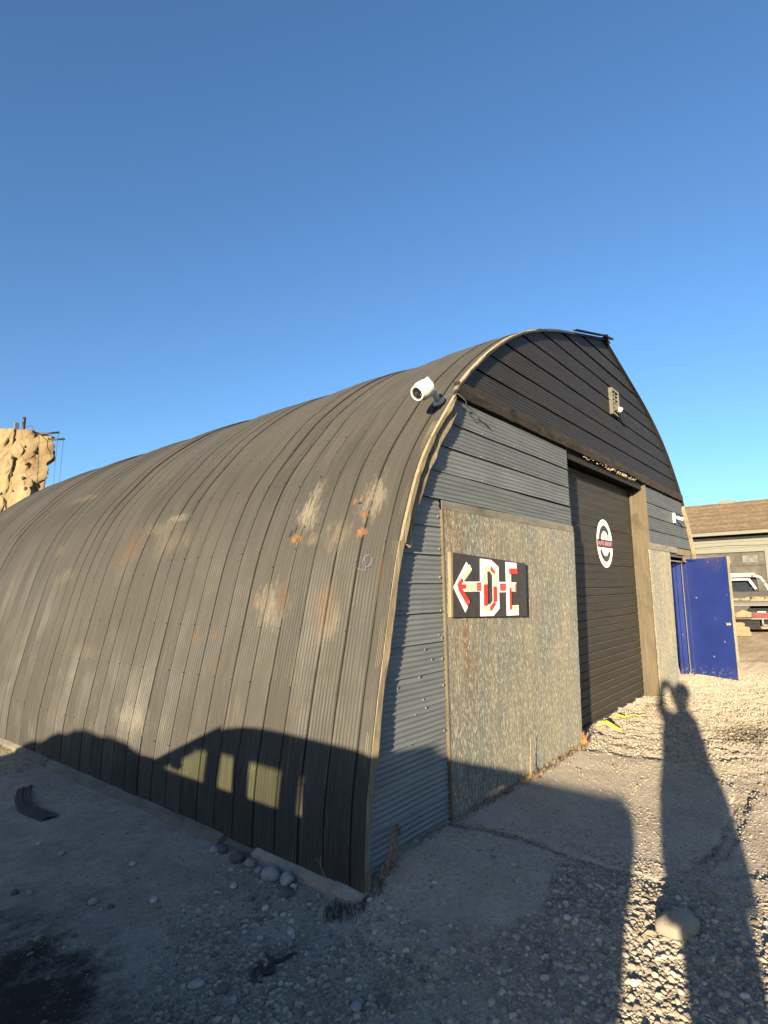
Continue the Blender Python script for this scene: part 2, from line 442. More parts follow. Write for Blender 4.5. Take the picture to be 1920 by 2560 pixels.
MAT = dict(
    roof=m_roof(),
    wall=m_sheet('blue_grey_corrugated', (0.172, 0.188, 0.188), (0.25, 0.272, 0.27), (0.46, 0.46, 0.42), 0.71),
    gable=m_sheet('black_corrugated', (0.032, 0.028, 0.026), (0.056, 0.049, 0.044), (0.12, 0.10, 0.08), 0.80, .6, .02),
    ply=m_ply(),
    trim=m_wood('weathered_edge_board', (0.15, 0.125, 0.085), (0.36, 0.305, 0.20), (10, 10, 1.2), 3.0, 0.7),
    jamb=m_wood('brown_jamb_board', (0.10, 0.082, 0.055), (0.18, 0.15, 0.10), (8, 8, 1), 3.0, 0.5),
    beam=m_wood('charred_beam', (0.012, 0.0105, 0.009), (0.040, 0.033, 0.027), (1.4, 6, 6), 3.0, 0.9),
    header=m_wood('grey_header_board', (0.10, 0.098, 0.088), (0.20, 0.19, 0.165), (1.2, 8, 8), 3.0, 0.5),
    sill=m_wood('earthy_sill', (0.14, 0.125, 0.10), (0.26, 0.235, 0.19), (5, 1.2, 5), 3.0, 0.8),
    inner=simple('dark_inside', (0.006, 0.0055, 0.005), 0.9),
    ground=m_ground(), concrete=m_concrete(), stone=m_stone('pebble', 1.03), roller=m_roller(), blue=m_bluedoor(),
    shingle=m_shingle(), rock=m_rock(),
    white=simple('white_plastic', (0.60, 0.59, 0.54), 0.35, 0, 0.06, 10),
    black=simple('black_plastic', (0.012, 0.012, 0.013), 0.3, 0, 0.3, 30),
    rubber=simple('black_rubber', (0.035, 0.033, 0.031), 0.75, 0, 0.35, 25, 0.5),
    steel=simple('dull_steel', (0.30, 0.29, 0.275), 0.45, 0.6, 0.2, 20),
    dsteel=simple('dark_steel', (0.06, 0.055, 0.05), 0.55, 0.4, 0.35, 12),
    deck=simple('worn_deck_steel', (0.13, 0.12, 0.11), 0.55, 0.2, 0.3, 9),
    sandw=simple('sandstone_timber', (0.29, 0.22, 0.12), 0.85, 0, 0.3, 9, 0.4),
    signb=simple('black_sign_board', (0.035, 0.032, 0.031), 0.55, 0, 0.4, 14),
    signw=simple('white_reflective', (0.66, 0.66, 0.68), 0.45, 0, 0.08, 14),
    cream=simple('cream_reflective', (0.80, 0.72, 0.44), 0.4, 0, 0.08, 14),
    red=simple('red_reflective', (0.62, 0.035, 0.018), 0.35, 0, 0.2, 20),
    decal=simple('white_decal', (0.80, 0.78, 0.70), 0.45, 0, 0.06, 8),
    decalb=simple('black_decal', (0.022, 0.021, 0.021), 0.3, 0, 0.3, 8),
    pink=simple('pink_lettering', (0.50, 0.19, 0.26), 0.5, 0, 0.2, 8),
    garage=simple('pale_siding', (0.22, 0.222, 0.185), 0.8, 0, 0.07, 3),
    fascia=simple('grey_green_fascia', (0.16, 0.16, 0.125), 0.6, 0, 0.1, 3),
    nearblack=simple('near_black_fill', (0.010, 0.010, 0.010), 0.9),  # also stands for the shade under the eave and the truck deck
    gdoor=simple('brown_garage_door', (0.055, 0.046, 0.032), 0.65, 0, 0.15, 2),
    pane=simple('dusty_pane', (0.16, 0.165, 0.15), 0.25, 0, 0.1, 4),
    cabp=simple('black_truck_paint', (0.018, 0.017, 0.016), 0.5, 0, 0.3, 6),
    cabglass=simple('dark_rear_window', (0.03, 0.036, 0.045), 0.12, 0, 0.2, 4),
    whiteband=simple('white_tube_paint', (0.55, 0.53, 0.47), 0.4, 0, 0.05, 10),
    redband=simple('red_tube_tape', (0.55, 0.12, 0.06), 0.4, 0, 0.15, 10),
    taill=simple('red_lens', (0.62, 0.06, 0.06), 0.2, 0, 0.15, 10),
    hold=simple('dark_hold', (0.035, 0.03, 0.025), 0.7, 0, 0.3, 10),
    redhold=simple('red_hold', (0.45, 0.08, 0.05), 0.7, 0, 0.2, 10),
    weed=simple('dry_weed_stem', (0.36, 0.22, 0.12), 0.9, 0, 0.3, 20),
    straw=simple('straw', (0.42, 0.31, 0.15), 0.9, 0, 0.3, 30),
    litter=simple('dead_leaf', (0.13, 0.085, 0.045), 0.95, 0, 0.45, 40),
    leaf=simple('orange_dry_leaf', (0.50, 0.24, 0.07), 0.8, 0, 0.3, 30),
    moss=simple('dark_dry_grass', (0.055, 0.048, 0.030), 0.95, 0, 0.4, 40),
    yellow=simple('yellow_strap_webbing', (0.62, 0.56, 0.07), 0.7, 0, 0.12, 30),
    foam=simple('pale_splintered_fibre', (0.52, 0.43, 0.29), 0.95, 0, 0.25, 60, 0.8),
    orangefoam=simple('orange_rust_foam', (0.17, 0.085, 0.032), 0.95, 0, 0.45, 50, .35),
    spray=simple('faded_blue_spray', (0.10, 0.10, 0.15), 0.8, 0, 0.1, 20),
    carpaint=simple('silver_car_paint', (0.25, 0.26, 0.28), 0.3, 0.3, 0.05, 3),
    carglass=m_glass('green_tinted_car_glass', (0.84, 0.86, 0.70)),
    seat=simple('dark_seat_cloth', (0.05, 0.05, 0.055), 0.9),
    skin=simple('skin', (0.50, 0.31, 0.22), 0.55, 0, 0.08, 20),
    cloth=simple('dark_jacket', (0.05, 0.055, 0.07), 0.9, 0, 0.3, 30, 0.3),
    hair=simple('dark_hair', (0.03, 0.022, 0.016), 0.7, 0, 0.3, 60),
    cable=simple('grey_blue_cable', (0.08, 0.09, 0.12), 0.6),
    blocker=simple('blocker_brown', (0.18, 0.155, 0.12), 0.95, 0, 0.3, 4, 0.6),
)

# ------------------------------------------------------------------ ground
def sstep(a, b, x):
    t = np.clip((x - a) / (b - a), 0, 1)
    return t * t * (3 - 2 * t)

def gbase(x, y):
    x = np.asarray(x, float); y = np.asarray(y, float)
    w = sstep(-0.7, 0.2, y)
    lo = -0.9 * (1 - w) + 0.0 * w
    hi = 0.6 * (1 - w) + 0.3 * w
    t = np.clip((x - lo) / (hi - lo), 0, 1)
    return -0.17 * (1 - t * t * (3 - 2 * t))

_lat = nr.rand(256, 256)
def vnoise(x, y, s, seed=0):
    x = np.asarray(x, float) * s + seed * 17.3; y = np.asarray(y, float) * s + seed * 9.1
    xi = np.floor(x).astype(int); yi = np.floor(y).astype(int)
    fx = x - xi; fy = y - yi
    fx = fx * fx * (3 - 2 * fx); fy = fy * fy * (3 - 2 * fy)
    g = lambda a, b: _lat[a % 256, b % 256]
    return (g(xi, yi) * (1 - fx) + g(xi + 1, yi) * fx) * (1 - fy) + (g(xi, yi + 1) * (1 - fx) + g(xi + 1, yi + 1) * fx) * fy - 0.5

def gdet(x, y):
    rough = 0.35 + 0.65 * gravelness(x, y)
    far = sstep(3.2, 4.2, x)
    return (vnoise(x, y, 1.1, 1) * 0.030 + vnoise(x, y, 4, 2) * 0.012 + rough * (vnoise(x, y, 11, 3) * 0.010 + vnoise(x, y, 24, 4) * 0.007)
            + far * (vnoise(x, y, 13, 5) * 0.030 + vnoise(x, y, 6, 6) * 0.022))

def gravelness(x, y):
    x = np.asarray(x, float); y = np.asarray(y, float)
    # side of the line running from (-0.45, 1.1) to (-1.5, 0.3): gravel lies towards -y
    s = y - (1.25 + 0.85 * x) + 0.35 * vnoise(x, y, 2.0, 8)
    g = 1 - sstep(-0.35, 0.35, s)
    g = g * (0.35 + 0.65 * sstep(-0.22, 0.12, vnoise(x, y, 1.7, 9)))
    return g

SLABS = [  # corner lists of the concrete apron, outside the front wall
    [(-0.30, 0.00), (0.06, -0.05), (0.95, -0.03), (1.03, -0.58), (0.92, -1.18), (0.42, -1.42), (-0.25, -1.30), (-0.36, -0.75)],
    [(1.00, -0.03), (3.46, -0.04), (3.54, -0.93), (3.10, -1.62), (1.62, -1.70), (0.92, -1.52), (0.97, -1.20), (1.08, -0.58)],
    [(0.92, -1.62), (1.62, -1.78), (3.05, -1.74), (2.7, -2.6), (1.7, -3.0), (0.85, -2.9), (0.80, -2.0)],
]
def inpoly(x, y, poly):
    x = np.asarray(x, float); y = np.asarray(y, float)
    r = np.zeros(x.shape, bool)
    n = len(poly)
    for i in range(n):
        x0, y0 = poly[i]; x1, y1 = poly[(i + 1) % n]
        c = (y0 > y) != (y1 > y)
        with np.errstate(divide='ignore', invalid='ignore'):
            xx = (x1 - x0) * (y - y0) / (y1 - y0 if y1 != y0 else 1e-9) + x0
        r ^= c & (x < xx)
    return r

def gz(x, y):
    """height of the bare ground sheet"""
    x = np.asarray(x, float); y = np.asarray(y, float)
    z = gbase(x, y)
    near = (1 - sstep(14, 30, np.hypot(x - 2, y)))
    z = z + gdet(x, y) * (0.3 + 0.7 * near)
    return z

def axis(lo, hi, step, far):
    a = list(np.arange(lo, hi + 1e-6, step))
    s = step; v = hi
    while v < far:
        s *= 1.25; v += s; a.append(v)
    s = step; v = lo
    while v > -far:
        s *= 1.25; v -= s; a.insert(0, v)
    return np.array(a)

ax = axis(-2.4, 9.5, 0.04, 900); ay = axis(-3.4, 6.2, 0.04, 900)
GX, GY = np.meshgrid(ax, ay)
GZ = gz(GX, GY)
def grid_mesh(name, X, Y, Z, mat, keep=None):
    ny, nx = X.shape
    co = np.stack([X, Y, Z], -1).reshape(-1, 3)
    i = np.arange(ny * nx).reshape(ny, nx)
    q = np.stack([i[:-1, :-1], i[:-1, 1:], i[1:, 1:], i[1:, :-1]], -1).reshape(-1, 4)
    if keep is not None: q = q[keep.reshape(-1)]
    me = bpy.data.meshes.new(name)
    me.vertices.add(len(co)); me.vertices.foreach_set('co', co.ravel())
    me.loops.add(q.size); me.loops.foreach_set('vertex_index', q.ravel().astype(np.int32))
    me.polygons.add(len(q))
    me.polygons.foreach_set('loop_start', (np.arange(len(q)) * 4).astype(np.int32))
    me.polygons.foreach_set('use_smooth', np.ones(len(q), bool))
    me.update(calc_edges=True); me.validate()
    me.materials.append(mat)
    return me
def bury(x, y):
    return 0.045 * np.maximum(sstep(-.80, -1.15, y + .25 * vnoise(x, y, 2, 81)) * (x < 1.0), sstep(1.5, 1.0, x + .3 * vnoise(x, y, 2, 82)) * (y < -1.5))
def slab_top(x, y):
    return -bury(x, y) + gbase(x, y) + 0.006 + vnoise(x, y, 2.3, 21) * 0.012 + vnoise(x, y, 9, 22) * 0.005

for poly in SLABS:                       # the bed under each slab lies lower
    m = inpoly(GX, GY, poly)
    GZ = np.where(m & (bury(GX, GY) < .012), gbase(GX, GY) - 0.022 + vnoise(GX, GY, 1.6, 71) * 0.055 + vnoise(GX, GY, 6, 72) * 0.02, GZ)
ground = link('ground', grid_mesh('ground', GX, GY, GZ, MAT['ground']))
tag(ground, 'bare ground of packed dirt and gravel around the shed', None, None, 'structure')

for si, poly in enumerate(SLABS):        # each slab: wobbly outline, draped top, broken edge
    pts = []
    n = len(poly)
    for i in range(n):
        a = Vector(poly[i]); b = Vector(poly[(i + 1) % n]); L = (b - a).length
        k = max(2, int(L / 0.06))
        nn = Vector((-(b - a).y, (b - a).x)).normalized()
        wall = a.y > -0.06 and b.y > -0.06
        for j in range(k):
            q = a.lerp(b, j / k)
            if not wall: q = q + nn * (0.05 * mnoise.noise(Vector((q.x * 5, q.y * 5, si))) + 0.02 * mnoise.noise(Vector((q.x * 19, q.y * 19, 3))))
            pts.append(q)
    bm = bmesh.new()
    vs_ = [bm.verts.new((q.x, q.y, 0)) for q in pts]
    f = bm.faces.new(vs_)
    bm.normal_update()
    if f.normal.z < 0: bmesh.ops.reverse_faces(bm, faces=[f])
    xs = [q.x for q in pts]; ys = [q.y for q in pts]
    for v in np.arange(min(xs) + 0.05, max(xs), 0.06):
        bmesh.ops.bisect_plane(bm, geom=bm.verts[:] + bm.edges[:] + bm.faces[:], plane_co=(v, 0, 0), plane_no=(1, 0, 0))
    for v in np.arange(min(ys) + 0.05, max(ys), 0.06):
        bmesh.ops.bisect_plane(bm, geom=bm.verts[:] + bm.edges[:] + bm.faces[:], plane_co=(0, v, 0), plane_no=(0, 1, 0))
    edge = [e for e in bm.edges if e.is_boundary]
    ex = bmesh.ops.extrude_edge_only(bm, edges=edge)
    low = set(g for g in ex['geom'] if isinstance(g, bmesh.types.BMVert))
    bv = set(v for e in edge for v in e.verts)
    co = np.array([v.co[:2] for v in bm.verts])
    tz = slab_top(co[:, 0], co[:, 1])
    for v, z in zip(bm.verts, tz):
        v.co.z = z - (0.10 if v in low else (0.008 if v in bv else 0))
    bmesh.ops.recalc_face_normals(bm, faces=bm.faces)
    for fc in bm.faces: fc.smooth = True
    me = bpy.data.meshes.new('concrete_slab'); bm.to_mesh(me); bm.free()
    link('concrete_slab', me, ground, MAT['concrete'])

def gtop(x, y):
    z = gz(x, y)
    for poly in SLABS:
        z = np.where(inpoly(x, y, poly) & (bury(x, y) < .012), np.maximum(slab_top(x, y), gbase(x, y) - 0.022 + vnoise(x, y, 1.6, 71) * 0.055 + vnoise(x, y, 6, 72) * 0.02), z)
    return z
def g1(x, y): return float(gtop(np.array([x]), np.array([y]))[0])

# ------------------------------------------------------------------ the arched shed
shed = thing('arched_shed', 'dark corrugated arched shed with black gable, roller door and plywood-patched front', 'shed')
HW = 5.55; LEN = 12.0; PITCH = 0.2452
PROF = [(-.03, -.11), (-.02, .30), (.045, .65), (.12, 1.03), (.22, 1.44), (.35, 1.99), (.48, 2.34), (.615, 2.65), (.73, 2.84), (.86, 3.02), (1.03, 3.22),
        (1.20, 3.42), (1.40, 3.64), (1.78, 3.96), (2.15, 4.23), (2.65, 4.53), (3.46, 4.86), (4.25, 5.09), (4.95, 5.29), (5.55, 5.46)]
def catmull(P, per):
    out = []
    P = [Vector(p) for p in P]
    for i in range(len(P) - 1):
        p0 = P[max(i - 1, 0)]; p1 = P[i]; p2 = P[i + 1]; p3 = P[min(i + 2, len(P) - 1)]
        for j in range(per):
            t = j / per
            out.append(0.5 * ((2 * p1) + (p2 - p0) * t + (2 * p0 - 5 * p1 + 4 * p2 - p3) * t * t + (3 * p1 - p0 - 3 * p2 + p3) * t ** 3))
    out.append(P[-1]); return out
ARC = catmull(PROF, 3)
# even out the small kinks
for _ in range(3):
    ARC = [ARC[0]] + [(ARC[i - 1] + ARC[i] * 2 + ARC[i + 1]) / 4 for i in range(1, len(ARC) - 1)] + [ARC[-1]]
def arc_nrm(i):
    d = (ARC[min(i + 1, len(ARC) - 1)] - ARC[max(i - 1, 0)]).normalized()
    return Vector((-d.y, d.x))
ANG = [arc_nrm(i) for i in range(len(ARC))]
_az = np.array([p.y for p in ARC]); _ax = np.array([p.x for p in ARC])
def arc_x(z): return float(np.interp(z, _az, _ax))

def side_sheet(seed):
    r = random.Random(seed)
    NW = 7; per = 5
    us = [0.011, 0.0122]; us += [0.0145 + (PITCH - 0.0205) * k / (NW * per) for k in range(NW * per + 1)]; us += [PITCH - 0.0035, PITCH - 0.0025]
    us = sorted(us)
    mb = MB(); na = len(ARC); nu = len(us)
    ph = r.random() * 6
    vs_ = []
    for i, (p, n) in enumerate(zip(ARC, ANG)):
        s = i / na
        amp = 0.0058 * (0.68 + 0.32 * math.sin(s * 9 + ph)) * (1.0 if s < .40 else max(.35, 1 - (s - .4) * 3))
        dent = 0.004 * mnoise.noise(Vector((s * 14, seed * 3.1, 0)))
        for u in us:
            h = amp * math.cos(2 * math.pi * (u - 0.0145) / ((PITCH - 0.0205) / NW)) + dent * math.sin(math.pi * u / PITCH)
            if u <= 0.0115: h -= 0.030
            elif u <= 0.0125: h -= 0.002
            if u >= PITCH - 0.003: h -= 0.010
            elif u >= PITCH - 0.004: h += 0.001
            vs_.append((p.x + n.x * h, u, p.y + n.y * h))
    fs = [(i * nu + k, i * nu + k + 1, (i + 1) * nu + k + 1, (i + 1) * nu + k) for i in range(na - 1) for k in range(nu - 1)]
    mb.add(vs_, fs, True)
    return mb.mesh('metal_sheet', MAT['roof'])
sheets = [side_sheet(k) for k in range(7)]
nsh = int(LEN / PITCH) + 1
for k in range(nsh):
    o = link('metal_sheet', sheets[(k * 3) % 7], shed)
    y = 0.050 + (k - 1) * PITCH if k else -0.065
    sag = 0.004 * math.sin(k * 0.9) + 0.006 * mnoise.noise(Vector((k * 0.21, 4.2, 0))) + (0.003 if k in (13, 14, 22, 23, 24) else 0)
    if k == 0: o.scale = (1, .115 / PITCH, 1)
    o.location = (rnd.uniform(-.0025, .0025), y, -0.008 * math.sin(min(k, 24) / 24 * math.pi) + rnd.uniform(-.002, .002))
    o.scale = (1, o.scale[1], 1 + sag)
# far side of the roof, and the dark lining that shows in the gaps
mb = MB(); na = len(ARC)
for sgn, off in ((1, 0.0),):
    pts = [(2 * HW - p.x, p.y) for p in ARC]
    vs_ = [(x, y, z) for (x, z) in pts for y in (-0.06, LEN)]
    mb.add(vs_, [(2 * i, 2 * i + 1, 2 * i + 3, 2 * i + 2) for i in range(na - 1)], True)
mb.obj('roof_skin', MAT['roof'], shed)
mb = MB()
pts = [(p.x - n.x * 0.05, p.y - n.y * 0.05) for p, n in zip(ARC, ANG)]
pts = pts[:-1] + [(HW, ARC[-1].y - 0.07)] + [(2 * HW - x, z) for x, z in pts[:-1]][::-1]
vs_ = [(x, y, z) for (x, z) in pts for y in (0.03, LEN - 0.05)]
mb.add(vs_, [(2 * i, 2 * i + 1, 2 * i + 3, 2 * i + 2) for i in range(len(pts) - 1)], True)
mb.add([(x, LEN - .05, z) for x, z in pts], [tuple(range(len(pts)))])
mb.obj('lining', MAT['inner'], shed)
# ridge flashing with a bent end poking out over the gable
mb = MB()
mb.add([(HW - .16, -.09, 5.41), (HW, -.09, 5.475), (HW + .16, -.09, 5.41), (HW - .16, LEN, 5.41), (HW, LEN, 5.475), (HW + .16, LEN, 5.41)], [(0, 1, 4, 3), (1, 2, 5, 4)])
mb.bar((HW - .05, -.07, 5.465), (HW + .20, -.11, 5.485), .035, .02)
mb.obj('ridge_cap', MAT['gable'], shed)
mb = MB()
for i in range(6):
    a = i / 6; x = HW - 1.35 + 1.35 * a; x2 = HW - 1.35 + 1.35 * (a + 1 / 6) + .01
    zz = lambda q: float(np.interp(q, _ax, _az)) + .012
    mb.bar((x, -.085, zz(x)), (x2, -.085, zz(min(x2, HW)) + (.02 if i == 5 else 0)), .05, .014)
mb.obj('edge_flashing', MAT['gable'], shed)

# sill along the foot of the long side, in lengths
segs = [(-.07, .98), (1.0, 1.36), (1.385, 4.72), (4.75, 8.3), (8.33, 12.0)]
for i, (a, b) in enumerate(segs):
    mb = MB()
    k = max(4, int((b - a) / 0.07)); prev = None; vs_ = []
    out = -0.085 if i != 1 else -0.05
    top = -0.098 if i != 1 else -0.125
    for j in range(k + 1):
        y = a + (b - a) * j / k
        nz = mnoise.noise(Vector((y * 4, i, 0))) * 0.010 + mnoise.noise(Vector((y * 21, i, 3))) * 0.006
        nx = mnoise.noise(Vector((y * 3, i, 7))) * 0.010
        vs_ += [(0.02, y, top + .006 + nz), (out * .45 + nx, y, top + nz), (out + nx, y, top - .022 + nz * 1.4), (out - .012 + nx, y, -.30)]
    fs = [(j * 4 + m, j * 4 + m + 1, j * 4 + m + 5, j * 4 + m + 4) for j in range(k) for m in range(3)]
    fs += [(0, 1, 2, 3), (4 * k + 3, 4 * k + 2, 4 * k + 1, 4 * k)]
    mb.add(vs_, fs, False)
    mb.obj('sill', MAT['sill'] if i != 0 else MAT['concrete'], shed)

# trim boards that follow the arch on the front edge
def arch_board(z0, z1, w, y0, y1, off, name, mat, jag=0.006, mirror=False):
    mb = MB(); vs_ = []; idx = [i for i, p in enumerate(ARC) if z0 <= p.y <= z1]
    for i in idx:
        p, n = ARC[i], ANG[i]
        j = jag * mnoise.noise(Vector((p.y * 9, off * 50, 0)))
        a = p - n * off; b = p - n * (off + w + j * 3)
        for q, y in ((a, y0 + j), (b, y0 - j), (b, y1), (a, y1)):
            vs_.append((2 * HW - q.x if mirror else q.x, y, q.y))
    n_ = len(idx)
    fs = [(4 * i + m, 4 * i + (m + 1) % 4, 4 * i + 4 + (m + 1) % 4, 4 * i + 4 + m) for i in range(n_ - 1) for m in range(4)]
    fs += [(3, 2, 1, 0), (4 * n_ - 4, 4 * n_ - 3, 4 * n_ - 2, 4 * n_ - 1)]
    mb.add(vs_, fs)
    return mb.obj(name, mat, shed)
arch_board(-.2, 2.12, .058, -.066, -.004, .004, 'edge_board', MAT['trim'])
arch_board(2.06, 3.44, .045, -.085, -.004, .006, 'edge_board', MAT['trim'])
arch_board(2.10, 3.42, .075, -.064, -.004, .070, 'edge_board', MAT['trim'], .010)
arch_board(3.46, 4.84, .012, -.060, -.02, .004, 'edge_board', MAT['trim'], .003)
arch_board(-.05, 3.40, .12, -.060, -.004, .004, 'edge_board', MAT['trim'], .004, True)

# corrugated sheets of the front wall
def front_sheet(z0, z1, xl, xr, mat, name, y=-.012, tilt=0.0, lip=True, ragR=0.0, ncol=14, amp=.0042, pit=.038):
    """xl, xr: functions of z"""
    mb = MB(); vs_ = []
    h = z1 - z0
    zs = [z0, z0 + .004] + list(np.arange(z0 + .010, z1 - .001, pit / 6)) + [z1]
    rows = 0
    for z in zs:
        a, b = xl(z), xr(z)
        if b - a < 0.03: b = a + 0.03
        for k in range(ncol + 1):
            t = k / ncol
            x = a + (b - a) * t
            if k == ncol and ragR: x += ragR * mnoise.noise(Vector((z * 17, 3, 1)))
            wob = 0.004 * mnoise.noise(Vector((x * 1.3, z0 * 7, 5)))
            o = amp * math.cos(2 * math.pi * (z - z0) / pit) + wob
            if lip:
                g = (z - z0)
                if g < .012: o += .008            # bottom edge laps over the sheet below
                if z1 - z < .012: o -= .006
            zz = z + tilt * (x - a) + .004 * mnoise.noise(Vector((x * 2.1, z0 * 3, 9)))
            vs_.append((x, y - o, zz))
        rows += 1
    nc = ncol + 1
    fs = [(r * nc + k, r * nc + k + 1, (r + 1) * nc + k + 1, (r + 1) * nc + k) for r in range(rows - 1) for k in range(ncol)]
    mb.add(vs_, fs, True)
    return mb.obj(name, mat, shed)
inL = lambda z: arc_x(max(z, -.1)) + .012
inR = lambda z: 2 * HW - arc_x(z) - .012
zb = [-.16, .199, .427, .654, .888, 1.12, 1.345, 1.57, 1.80, 2.027, 2.255, 2.487]
for a, b in zip(zb[:-1], zb[1:]):
    front_sheet(a, b - .003, inL, lambda z: 1.010, MAT['wall'], 'wall_sheet', ragR=.014, ncol=8)
zu = [2.487, 2.720, 2.948, 3.174, 3.43]
for i, (a, b) in enumerate(zip(zu[:-1], zu[1:])):
    front_sheet(a, b - .003, inL, lambda z: 3.845, MAT['wall'], 'wall_sheet', y=-.020 if i == 0 else -.014, tilt=-.006 if i == 0 else 0, ragR=.008, ncol=18)
zr = [2.47, 2.69, 2.92, 3.15, 3.43]
for a, b in zip(zr[:-1], zr[1:]):
    front_sheet(a, b - .003, lambda z: 7.235, inR, MAT['wall'], 'wall_sheet', ncol=12)
for a, b in ((-.05, .3), (.3, .53), (.53, .76), (.76, .99), (.99, 1.22), (1.22, 1.45), (1.45, 1.68), (1.68, 1.91), (1.91, 2.14), (2.14, 2.467)):
    front_sheet(a, b - .003, lambda z: 9.80, inR, MAT['wall'], 'wall_sheet', ncol=5)
# black sheets of the gable
zg = [3.575, 3.82, 4.05, 4.29, 4.53, 4.76, 4.985, 5.20, 5.425]
for a, b in zip(zg[:-1], zg[1:]):
    front_sheet(a, b - .003, inL, inR, MAT['gable'], 'gable_sheet', y=-.012, ncol=24, tilt=0)
# the backing behind the sheets, so that no gap shows the inside
mb = MB()
pl = [(p.x + .03, p.y - .02) for p in ARC if p.y >= 3.3]
poly = pl + [(2 * HW - x, z) for x, z in pl[::-1] if x < HW - .03]
mb.prism(poly, .006, .03)
pl = [(p.x + .02, p.y) for p in ARC if p.y <= 3.42]
mb.prism(pl + [(3.845, 3.42), (3.845, -.1)], .004, .028)
mb.box(7.24, 9.7, .004, .028, 2.33, 3.42)
mb.box(9.86, 10.9, .004, .028, -.1, 2.35)
mb.obj('backing', MAT['inner'], shed)

# long rough beam over the doors
mb = MB(); vs_ = []
nseg = 70
for k in range(nseg + 1):
    x = 1.315 + (9.88 - 1.315) * k / nseg
    j = lambda s, a=.008: a * mnoise.noise(Vector((x * 6, s, 0))) + a * .6 * mnoise.noise(Vector((x * 23, s, 5)))
    rot = .035 * math.exp(-((x - 6.2) / .55) ** 2)
    zt = 3.583 + (-.004 * (x - 1.2)) * .3; zbm = 3.437
    vs_ += [(x, .0, zt + j(1)), (x, -.055 + j(2), zt + j(3) - .004), (x, -.062 + j(4, .012), (zt + zbm) / 2), (x, -.058 + j(5), zbm + j(6, .012) + rot), (x, .0, zbm + j(7))]
fs = [(k * 5 + m, k * 5 + m + 1, k * 5 + m + 6, k * 5 + m + 5) for k in range(nseg) for m in range(4)]
fs += [(0, 1, 2, 3, 4)[::-1], tuple(nseg * 5 + m for m in range(5))]
mb.add(vs_, fs)
mb.obj('beam', MAT['beam'], shed)
# pale splintered fibre hanging under the beam above the door
mb = MB()
for k in range(190):
    t = rnd.random(); x = 4.2 + 2.5 * t
    dens = math.exp(-((x - 5.75) / .5) ** 2) + .18
    if rnd.random() > dens: continue
    z = 3.43 + rnd.uniform(-.012, .012); y = rnd.uniform(-.05, -.02)
    d = Vector((rnd.uniform(-1, 1), rnd.uniform(-.5, .1), rnd.uniform(-.7, .2))).normalized() * rnd.uniform(.012, .035)
    mb.bar((x, y, z), Vector((x, y, z)) + d, rnd.uniform(.003, .010), rnd.uniform(.002, .006))
tag(mb.obj('splintered_fibre', MAT['foam'], shed), kind='stuff')
# soffit and reveal of the big door
MB().box(3.80, 7.14, .0, .30, 3.405, 3.43).obj('soffit', MAT['inner'], shed)
MB().box(3.70, 7.15, .26, .29, 3.0, 3.405).obj('door_hood', MAT['inner'], shed)
MB().box(3.66, 3.81, .012, .30, -.05, 3.40).obj('door_jamb', MAT['jamb'], shed)
mb = MB(); mb.box(7.10, 7.145, -.012, .30, -.05, 3.405); mb.box(7.146, 7.235, -.030, .29, 2.345, 3.43)
mb.obj('door_jamb', MAT['jamb'], shed, .004)
mb = MB(); mb.box(7.055, 7.098, .15, .192, -.03, 3.30); mb.obj('guide_rail', MAT['jamb'], shed, .004)
# roller door
rdoor = MB().box(3.70, 7.10, .225, .25, -.03, 3.35).obj('roller_door', MAT['inner'], shed)
mb = MB()
SP = 0.107
for z0, z1 in ((0, 0),):
    pr = [(0, .0), (.008, .012), (.02, .016), (.055, .017), (.090, .016), (.098, .022), (.1065, .022), (.1068, .0)]
    vs_ = []
    n = 12
    for (z, o) in pr:
        for k in range(n + 1):
            x = 3.71 + (7.098 - 3.71) * k / n
            vs_.append((x, -o + .002 * mnoise.noise(Vector((x, 0, 0))), z))
    mb.add(vs_, [(r * (n + 1) + k, r * (n + 1) + k + 1, (r + 1) * (n + 1) + k + 1, (r + 1) * (n + 1) + k) for r in range(len(pr) - 1) for k in range(n)])
slat = mb.mesh('slat', MAT['roller'])
for k in range(31):
    o = link('slat', slat, rdoor)
    o.location = (0, .222, .015 + k * SP)
    o.rotation_euler = (0, rnd.uniform(-.0006, .0006), 0)
MB().box(3.71, 7.097, .19, .224, -.025, .014).obj('bottom_rail', MAT['dsteel'], rdoor, .004)

# plywood patches
def ply(x0, x1, z0, z1, y0, name='plywood_panel', skew=0.0):
    mb = MB(); vs_ = []; n = 26
    for k in range(n + 1):
        z = z0 + (z1 - z0) * k / n
        j = lambda s: .005 * mnoise.noise(Vector((z * 8, s, x0)))
        vs_ += [(x0 + j(1), y0, z), (x1 + j(2) + skew * (z - z1), y0 - .001, z), (x1 + j(2) + skew * (z - z1), y0 + .018, z), (x0 + j(1), y0 + .018, z)]
    fs = [(4 * i + m, 4 * i + (m + 1) % 4, 4 * i + 4 + (m + 1) % 4, 4 * i + 4 + m) for i in range(n) for m in range(4)]
    fs += [(3, 2, 1, 0), (4 * n, 4 * n + 1, 4 * n + 2, 4 * n + 3)]
    mb.add(vs_, fs)
    return mb.obj(name, MAT['ply'], shed)
ply(1.028, 2.388, -.06, 2.402, -.034)
ply(2.3895, 3.870, -.06, 2.400, -.0335, skew=.06)
ply(7.150, 8.510, -.06, 2.345, -.034, skew=.045)
MB().box(1.012, 1.030, -.036, .0, -.04, 2.40).obj('edge_strip', MAT['jamb'], shed)
mb = MB(); mb.box(1.012, 1.60, -.034, -.0245, 2.403, 2.478); mb.box(1.606, 3.85, -.037, -.0245, 2.402, 2.474); mb.obj('header_board', MAT['header'], shed, .003)
